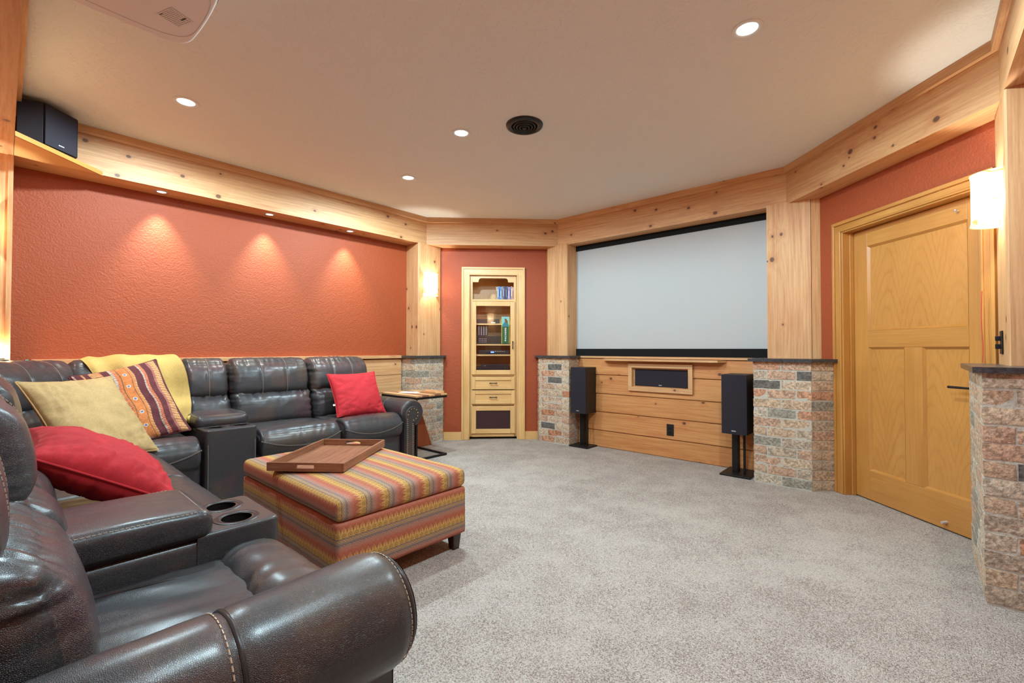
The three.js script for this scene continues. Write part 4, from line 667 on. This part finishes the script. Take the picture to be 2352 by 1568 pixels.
// ---------- pillows ----------
function velvet(c, sheen, seed) { return phy({ color: lin(...c), map: tex(256, 256, (u, v) => { const f = fbm(u * 6, v * 6, 6, 6, seed, 4) - .5, n = vn(u * 120, v * 120, 120, 120, seed + 9) - .5, t = 236 + 30 * f + 24 * n; return [t, t, t]; }, true, .4, .4), roughness: .85, sheen: 1, sheenColor: lin(...sheen), sheenRoughness: .45 }); }
function pillow(name, label, TL, TR, BR, BL, T, mat, o = {}) {
  const c = new V3(), v = [TL, TR, BR, BL].map(p => new V3(...p)); v.forEach(p => c.addScaledVector(p, .25));
  const ex = v[1].clone().sub(v[0]).add(v[2]).sub(v[3]).multiplyScalar(.5), ey = v[0].clone().sub(v[3]).add(v[1]).sub(v[2]).multiplyScalar(.5), w = o.w || ex.length(), h = o.h || ey.length(); ex.normalize(); ey.addScaledVector(ex, -ey.dot(ex)).normalize(); const ez = ex.clone().cross(ey);
  const Mx = new THREE.Matrix4().makeBasis(ex, ey, ez), n = 46, sd = o.seed || 1;
  const surf = (a, b, s) => { // a,b in -1..1
    const ea = 1 - Math.abs(a), eb = 1 - Math.abs(b), prof = (Math.max(0, 1 - Math.abs(a) ** 2.4) * Math.max(0, 1 - Math.abs(b) ** 2.4)) ** .52;
    const inx = 1 - .07 * (1 - b * b) * Math.abs(a) ** 3, iny = 1 - .07 * (1 - a * a) * Math.abs(b) ** 3;
    const g = .5 * (ridge(a * 7 + N3(a * 2, b * 2, sd), b * 2, sd) - .5) * Math.exp(-eb / .45) + .5 * (ridge(b * 7 + N3(b * 2, a * 2, sd), a * 2, sd + 3) - .5) * Math.exp(-ea / .45) + .12 * (ridge((a + b) * 3, (a - b) * 1.5, sd + 6) - .5);
    return new V3(a * w / 2 * inx, b * h / 2 * iny, s * (T / 2 * prof * (1 + .1 * N3(a * 2, b * 2, sd + s)) + prof * (o.wr ?? .022) * g));
  };
  const P = [], U = [], I = []; for (const s of [1, -1]) for (let j = 0; j <= n; j++) for (let i = 0; i <= n; i++) { const f = x => Math.sin(x * PI / 2) * .5 + x * .5, a = f(i / n * 2 - 1), b = f(j / n * 2 - 1), p = surf(a, b, s); P.push(p.x, p.y, p.z); U.push(a * w / 2, b * h / 2); }
  const K = (n + 1) * (n + 1); for (const s of [0, 1]) for (let j = 0; j < n; j++) for (let i = 0; i < n; i++) { const a = s * K + j * (n + 1) + i, b = a + 1, e = b + n + 1, d = a + n + 1; s ? I.push(a, e, b, a, d, e) : I.push(a, b, e, a, e, d); }
  const g = new THREE.BufferGeometry(); g.setAttribute('position', new THREE.Float32BufferAttribute(P, 3)); g.setAttribute('uv', new THREE.Float32BufferAttribute(U, 2)); g.setIndex(I);
  const edge = []; for (let k = 0; k < 4; k++) for (let i = 0; i < 20; i++) { const t = i / 20 * 2 - 1, q = [[t, -1], [1, t], [-t, 1], [-1, -t]][k]; edge.push(surf(q[0], q[1], 1)); }
  const eg = tube(edge, o.pipe || .0045, 240, 6, true);
  const fix = geo => { geo.applyMatrix4(Mx); geo.translate(c.x, c.y, c.z); if (o.floorY) { const p = geo.attributes.position; for (let i = 0; i < p.count; i++) if (p.getY(i) < o.floorY(p.getX(i), p.getZ(i))) p.setY(i, o.floorY(p.getX(i), p.getZ(i)) + .002 * rnd()); } geo.translate(-c.x, -c.y, -c.z); return geo; };
  fix(g); smoothN(g); fix(eg); smoothN(eg);
  const G = group(name, label, 'pillow', [c.x, c.y, c.z]); const body = mesh('cushion', g, mat, G); mesh('piping', eg, o.pipeMat || mat, G);
  if (o.tag) { const q = surf(o.tag[0], o.tag[1], 1), tg = plainBox(.03, .016, .0012); tg.translate(q.x + .008 * Math.sign(o.tag[0]), q.y, q.z); tg.applyMatrix4(Mx); mesh('care_tag', tg, M.white, G); }
  return G;
}
const redM = velvet([196, 34, 44], [255, 120, 120], 151), yelM = velvet([194, 160, 106], [255, 226, 180], 161);
const onSeat = () => .497;
pillow('throw_pillow', 'red velvet pillow leaning on the sofa back beside the far rolled arm', [-3.97, .86, -1.90], [-3.93, .865, -2.36], [-3.72, .50, -2.44], [-3.74, .49, -1.98], .15, redM, { seed: 2, wr: .03, tag: [-1, -.4], floorY: () => .50 });
pillow('throw_pillow', 'red velvet pillow lying tilted beside the cup holder console', [-2.53, .77, -.08], [-2.07, .735, -.075], [-2.13, .52, -.43], [-2.58, .55, -.44], .20, redM, { seed: 5, wr: .05, tag: [-.6, 1], w: .46, h: .47 });
pillow('throw_pillow', 'plain ochre velvet pillow in the sofa corner', [-3.45, .90, -.03], [-3.72, .90, -.42], [-3.5, .49, -.66], [-3.24, .49, -.27], .15, yelM, { seed: 8, wr: .045, w: .49, h: .56 });
const TKIL = tex(512, 512, (u, v) => {
  const a = u + .012 * Math.sin(v * 12.6), x = a * 100, n = vn(u * 90, v * 90, 90, 90, 171) - .5, MA = [92, 40, 44], TA = [196, 140, 92], OR = [196, 116, 62], CR = [206, 192, 172], GY = [120, 108, 104], RD = [176, 70, 52];
  const bands = [[0, 7, MA], [7, 9, CR], [9, 15, MA], [15, 17, TA], [17, 22, MA], [22, 31, TA], [31, 33, RD], [33, 40, MA], [40, 43, CR], [43, 45, RD], [45, 60, OR], [60, 62, TA], [62, 70, MA], [70, 72, CR], [72, 75, RD], [75, 82, MA], [82, 85, GY], [85, 93, TA], [93, 100, MA]];
  let c = MA; for (const [p, q, k] of bands) if (x >= p && x < q) { c = k; const w = q - p, f = (x - p) / w; if (k === CR) c = Math.sin(v * 420) > -.2 ? CR : MA; if (k === GY) c = Math.sin(v * 300 + f * 4) > 0 ? GY : RD; if (k === TA && Math.sin(v * 150 + f * 3) > .86) c = [90, 70, 50]; if (k === OR) { const d = Math.hypot((f - .5) * 1.0, ((v * 5) % 1 - .5) * 1.3); if (d < .16) c = d < .1 ? [110, 110, 150] : CR; else if (Math.abs(f - .16) < .03 || Math.abs(f - .84) < .03) c = [120, 84, 60]; } if (k === RD && Math.sin(v * 260) > .3) c = TA; }
  return c.map(y => y * (1 + .22 * n));
}, true, .5, .5);
const kilM = std({ map: TKIL, roughness: .92 }); TKIL.offset.set(.5, .5);
pillow('throw_pillow', 'maroon and tan striped woven pillow behind the ochre pillow', [-3.99, .905, -.265], [-4.03, 1.02, -.715], [-3.70, .535, -.872], [-3.66, .45, -.43], .13, kilM, { seed: 12, wr: .045, floorY: onSeat, pipeMat: std({ color: lin(92, 40, 44), roughness: .9 }) });
// ---------- throw blanket ----------
{
  const prof = [[-4.37, .80], [-4.36, .93], [-4.33, 1.01], [-4.26, 1.035], [-4.18, 1.03], [-4.10, .985], [-4.06, .90], [-4.045, .80], [-4.015, .73], [-3.955, .67], [-3.925, .60], [-3.905, .56]].map(p => new V3(p[0], p[1], 0)), cv = new THREE.CatmullRomCurve3(prof), NU = 60, NV2 = 70, P = [], U = [], I = [];
  const shape = (u, v) => { const q = cv.getPoint(v), zl = mix(-.30, -.60, sstep(.3, .95, v)) - .05 * Math.sin(v * 5), zr = mix(-.86, -.93, sstep(.3, .8, v)) + .02 * Math.sin(v * 7 + 1), z = mix(zl, zr, u); const f = .016 * ridge(u * 3.2 + v * .8, v * 1.2, 31) + .009 * Math.sin(u * 19 + v * 3); const e = .0 + .5 * (1 - u) ** 6 * .05; return [q.x + f * .5, q.y + f * .6 - e, z]; };
  for (const s of [0, 1]) for (let j = 0; j <= NV2; j++) for (let i = 0; i <= NU; i++) { const u = i / NU, v = j / NV2, p = shape(u, v), a = shape(Math.min(1, u + .01), v), b = shape(u, Math.min(1, v + .01)), p0 = shape(Math.max(0, u - .01), v), p1 = shape(u, Math.max(0, v - .01)); const du = new V3(a[0] - p0[0], a[1] - p0[1], a[2] - p0[2]), dv = new V3(b[0] - p1[0], b[1] - p1[1], b[2] - p1[2]), nn = dv.cross(du).normalize(); const k = (s ? -1 : 1) * .007 * Math.min(1, 6 * Math.min(u, 1 - u, v, 1 - v) + .25); P.push(p[0] + nn.x * k, p[1] + nn.y * k, p[2] + nn.z * k); U.push(u * .6, v * .8); }
  const K = (NU + 1) * (NV2 + 1), id = (s, j, i) => s * K + j * (NU + 1) + i; for (const s of [0, 1]) for (let j = 0; j < NV2; j++) for (let i = 0; i < NU; i++) { const a = id(s, j, i), b = id(s, j, i + 1), c = id(s, j + 1, i + 1), d = id(s, j + 1, i); s ? I.push(a, b, c, a, c, d) : I.push(a, c, b, a, d, c); }
  const rim = []; for (let i = 0; i < NU; i++) rim.push([0, i, 0, i + 1], [NV2, i + 1, NV2, i]); for (let j = 0; j < NV2; j++) rim.push([j + 1, 0, j, 0], [j, NU, j + 1, NU]); for (const [j0, i0, j1, i1] of rim) { const a = id(0, j0, i0), b = id(0, j1, i1), c = id(1, j1, i1), d = id(1, j0, i0); I.push(a, c, b, a, d, c); }
  const g = new THREE.BufferGeometry(); g.setAttribute('position', new THREE.Float32BufferAttribute(P, 3)); g.setAttribute('uv', new THREE.Float32BufferAttribute(U, 2)); g.setIndex(I); g.computeVertexNormals(); g.translate(4.1, -.8, .65);
  const G = group('throw_blanket', 'soft yellow throw blanket draped over the sofa back', 'blanket', [-4.1, .8, -.65]); mesh('cloth', g, velvet([208, 170, 94], [255, 230, 150], 181), G);
  const pg = new THREE.IcosahedronGeometry(.03, 4), pp = pg.attributes.position; for (let i = 0; i < pp.count; i++) { const k = 1 + .2 * N3(pp.getX(i) * 160, pp.getY(i) * 160, pp.getZ(i) * 160); pp.setXYZ(i, pp.getX(i) * k, pp.getY(i) * k, pp.getZ(i) * k); } smoothN(pg); pg.translate(-3.875 + 4.1, .588 - .8, -.905 + .65); mesh('pompom', pg, velvet([230, 196, 104], [255, 235, 170], 183), G);
}
// ---------- side table ----------
{
  const g = group('side_table', 'small C-shaped side table with plank top and black steel frame', 'side table', [-3.93, 0, -2.87]);
  const W = .60, D = .39, b = .02; // along x, along z
  for (let i = 0; i < 5; i++) mesh('top_plank', wbox(W, .018, D / 5 - .0015, 0, .626, -D / 2 + (i + .5) * D / 5, 'x', .002), i % 2 ? M.walnut : M.cedar[1], g);
  const bar = (x0, x1, y0, y1, z0, z1) => plainBox(x1 - x0, y1 - y0, z1 - z0, (x0 + x1) / 2, (y0 + y1) / 2, (z0 + z1) / 2);
  mesh('top_frame', merge([bar(-W / 2, W / 2, .595, .6155, -D / 2, -D / 2 + b), bar(-W / 2, W / 2, .595, .6155, D / 2 - b, D / 2), bar(-W / 2, -W / 2 + b, .595, .6155, -D / 2 + b, D / 2 - b), bar(W / 2 - b, W / 2, .595, .6155, -D / 2 + b, D / 2 - b)]), M.blackMetal, g);
  mesh('leg', bar(-W / 2, -W / 2 + b, .02, .595, D / 2 - b, D / 2), M.blackMetal, g); mesh('leg', bar(W / 2 - b, W / 2, .02, .595, D / 2 - b, D / 2), M.blackMetal, g);
  mesh('base_frame', merge([bar(-W / 2, W / 2, 0, .02, -D / 2, -D / 2 + b), bar(-W / 2, W / 2, 0, .02, D / 2 - b, D / 2), bar(-W / 2, -W / 2 + b, 0, .02, -D / 2 + b, D / 2 - b), bar(W / 2 - b, W / 2, 0, .02, -D / 2 + b, D / 2 - b)]), M.blackMetal, g);
  const pp = mesh('paper_sheet', plainBox(.2, .002, .14).rotateY(.5), M.white); pp.position.set(-3.98, .6362, -2.86); tag(pp, 'white sheet of paper on the small side table', 'paper');
  const rail = mesh('wood_tray', merge([wbox(.30, .012, .12, 0, .006, 0, 'x'), wbox(.30, .018, .012, 0, .015, -.055, 'x'), wbox(.30, .018, .012, 0, .015, .055, 'x')]), M.cedar[0]); rail.position.set(-3.80, .6352, -2.985); tag(rail, 'narrow wooden tray on the side table', 'tray');
  const lb = mesh('wooden_wedge', uvBox(new THREE.ExtrudeGeometry((() => { const s = new THREE.Shape(); s.moveTo(0, 0); s.lineTo(.2, 0); s.lineTo(.1, .34); s.lineTo(.0, .34); s.closePath(); return s; })(), { depth: .02, bevelEnabled: false }).rotateY(PI / 2).rotateZ(.12).translate(0, 0, 0), 'y'), std({ map: TCED[1], color: lin(190, 130, 96), roughness: .6 })); lb.position.set(-4.16, .001, -3.072); tag(lb, 'brown tapered board leaning on the brick pillar behind the sofa arm', 'board');
}
renderer.render(scene, camera);
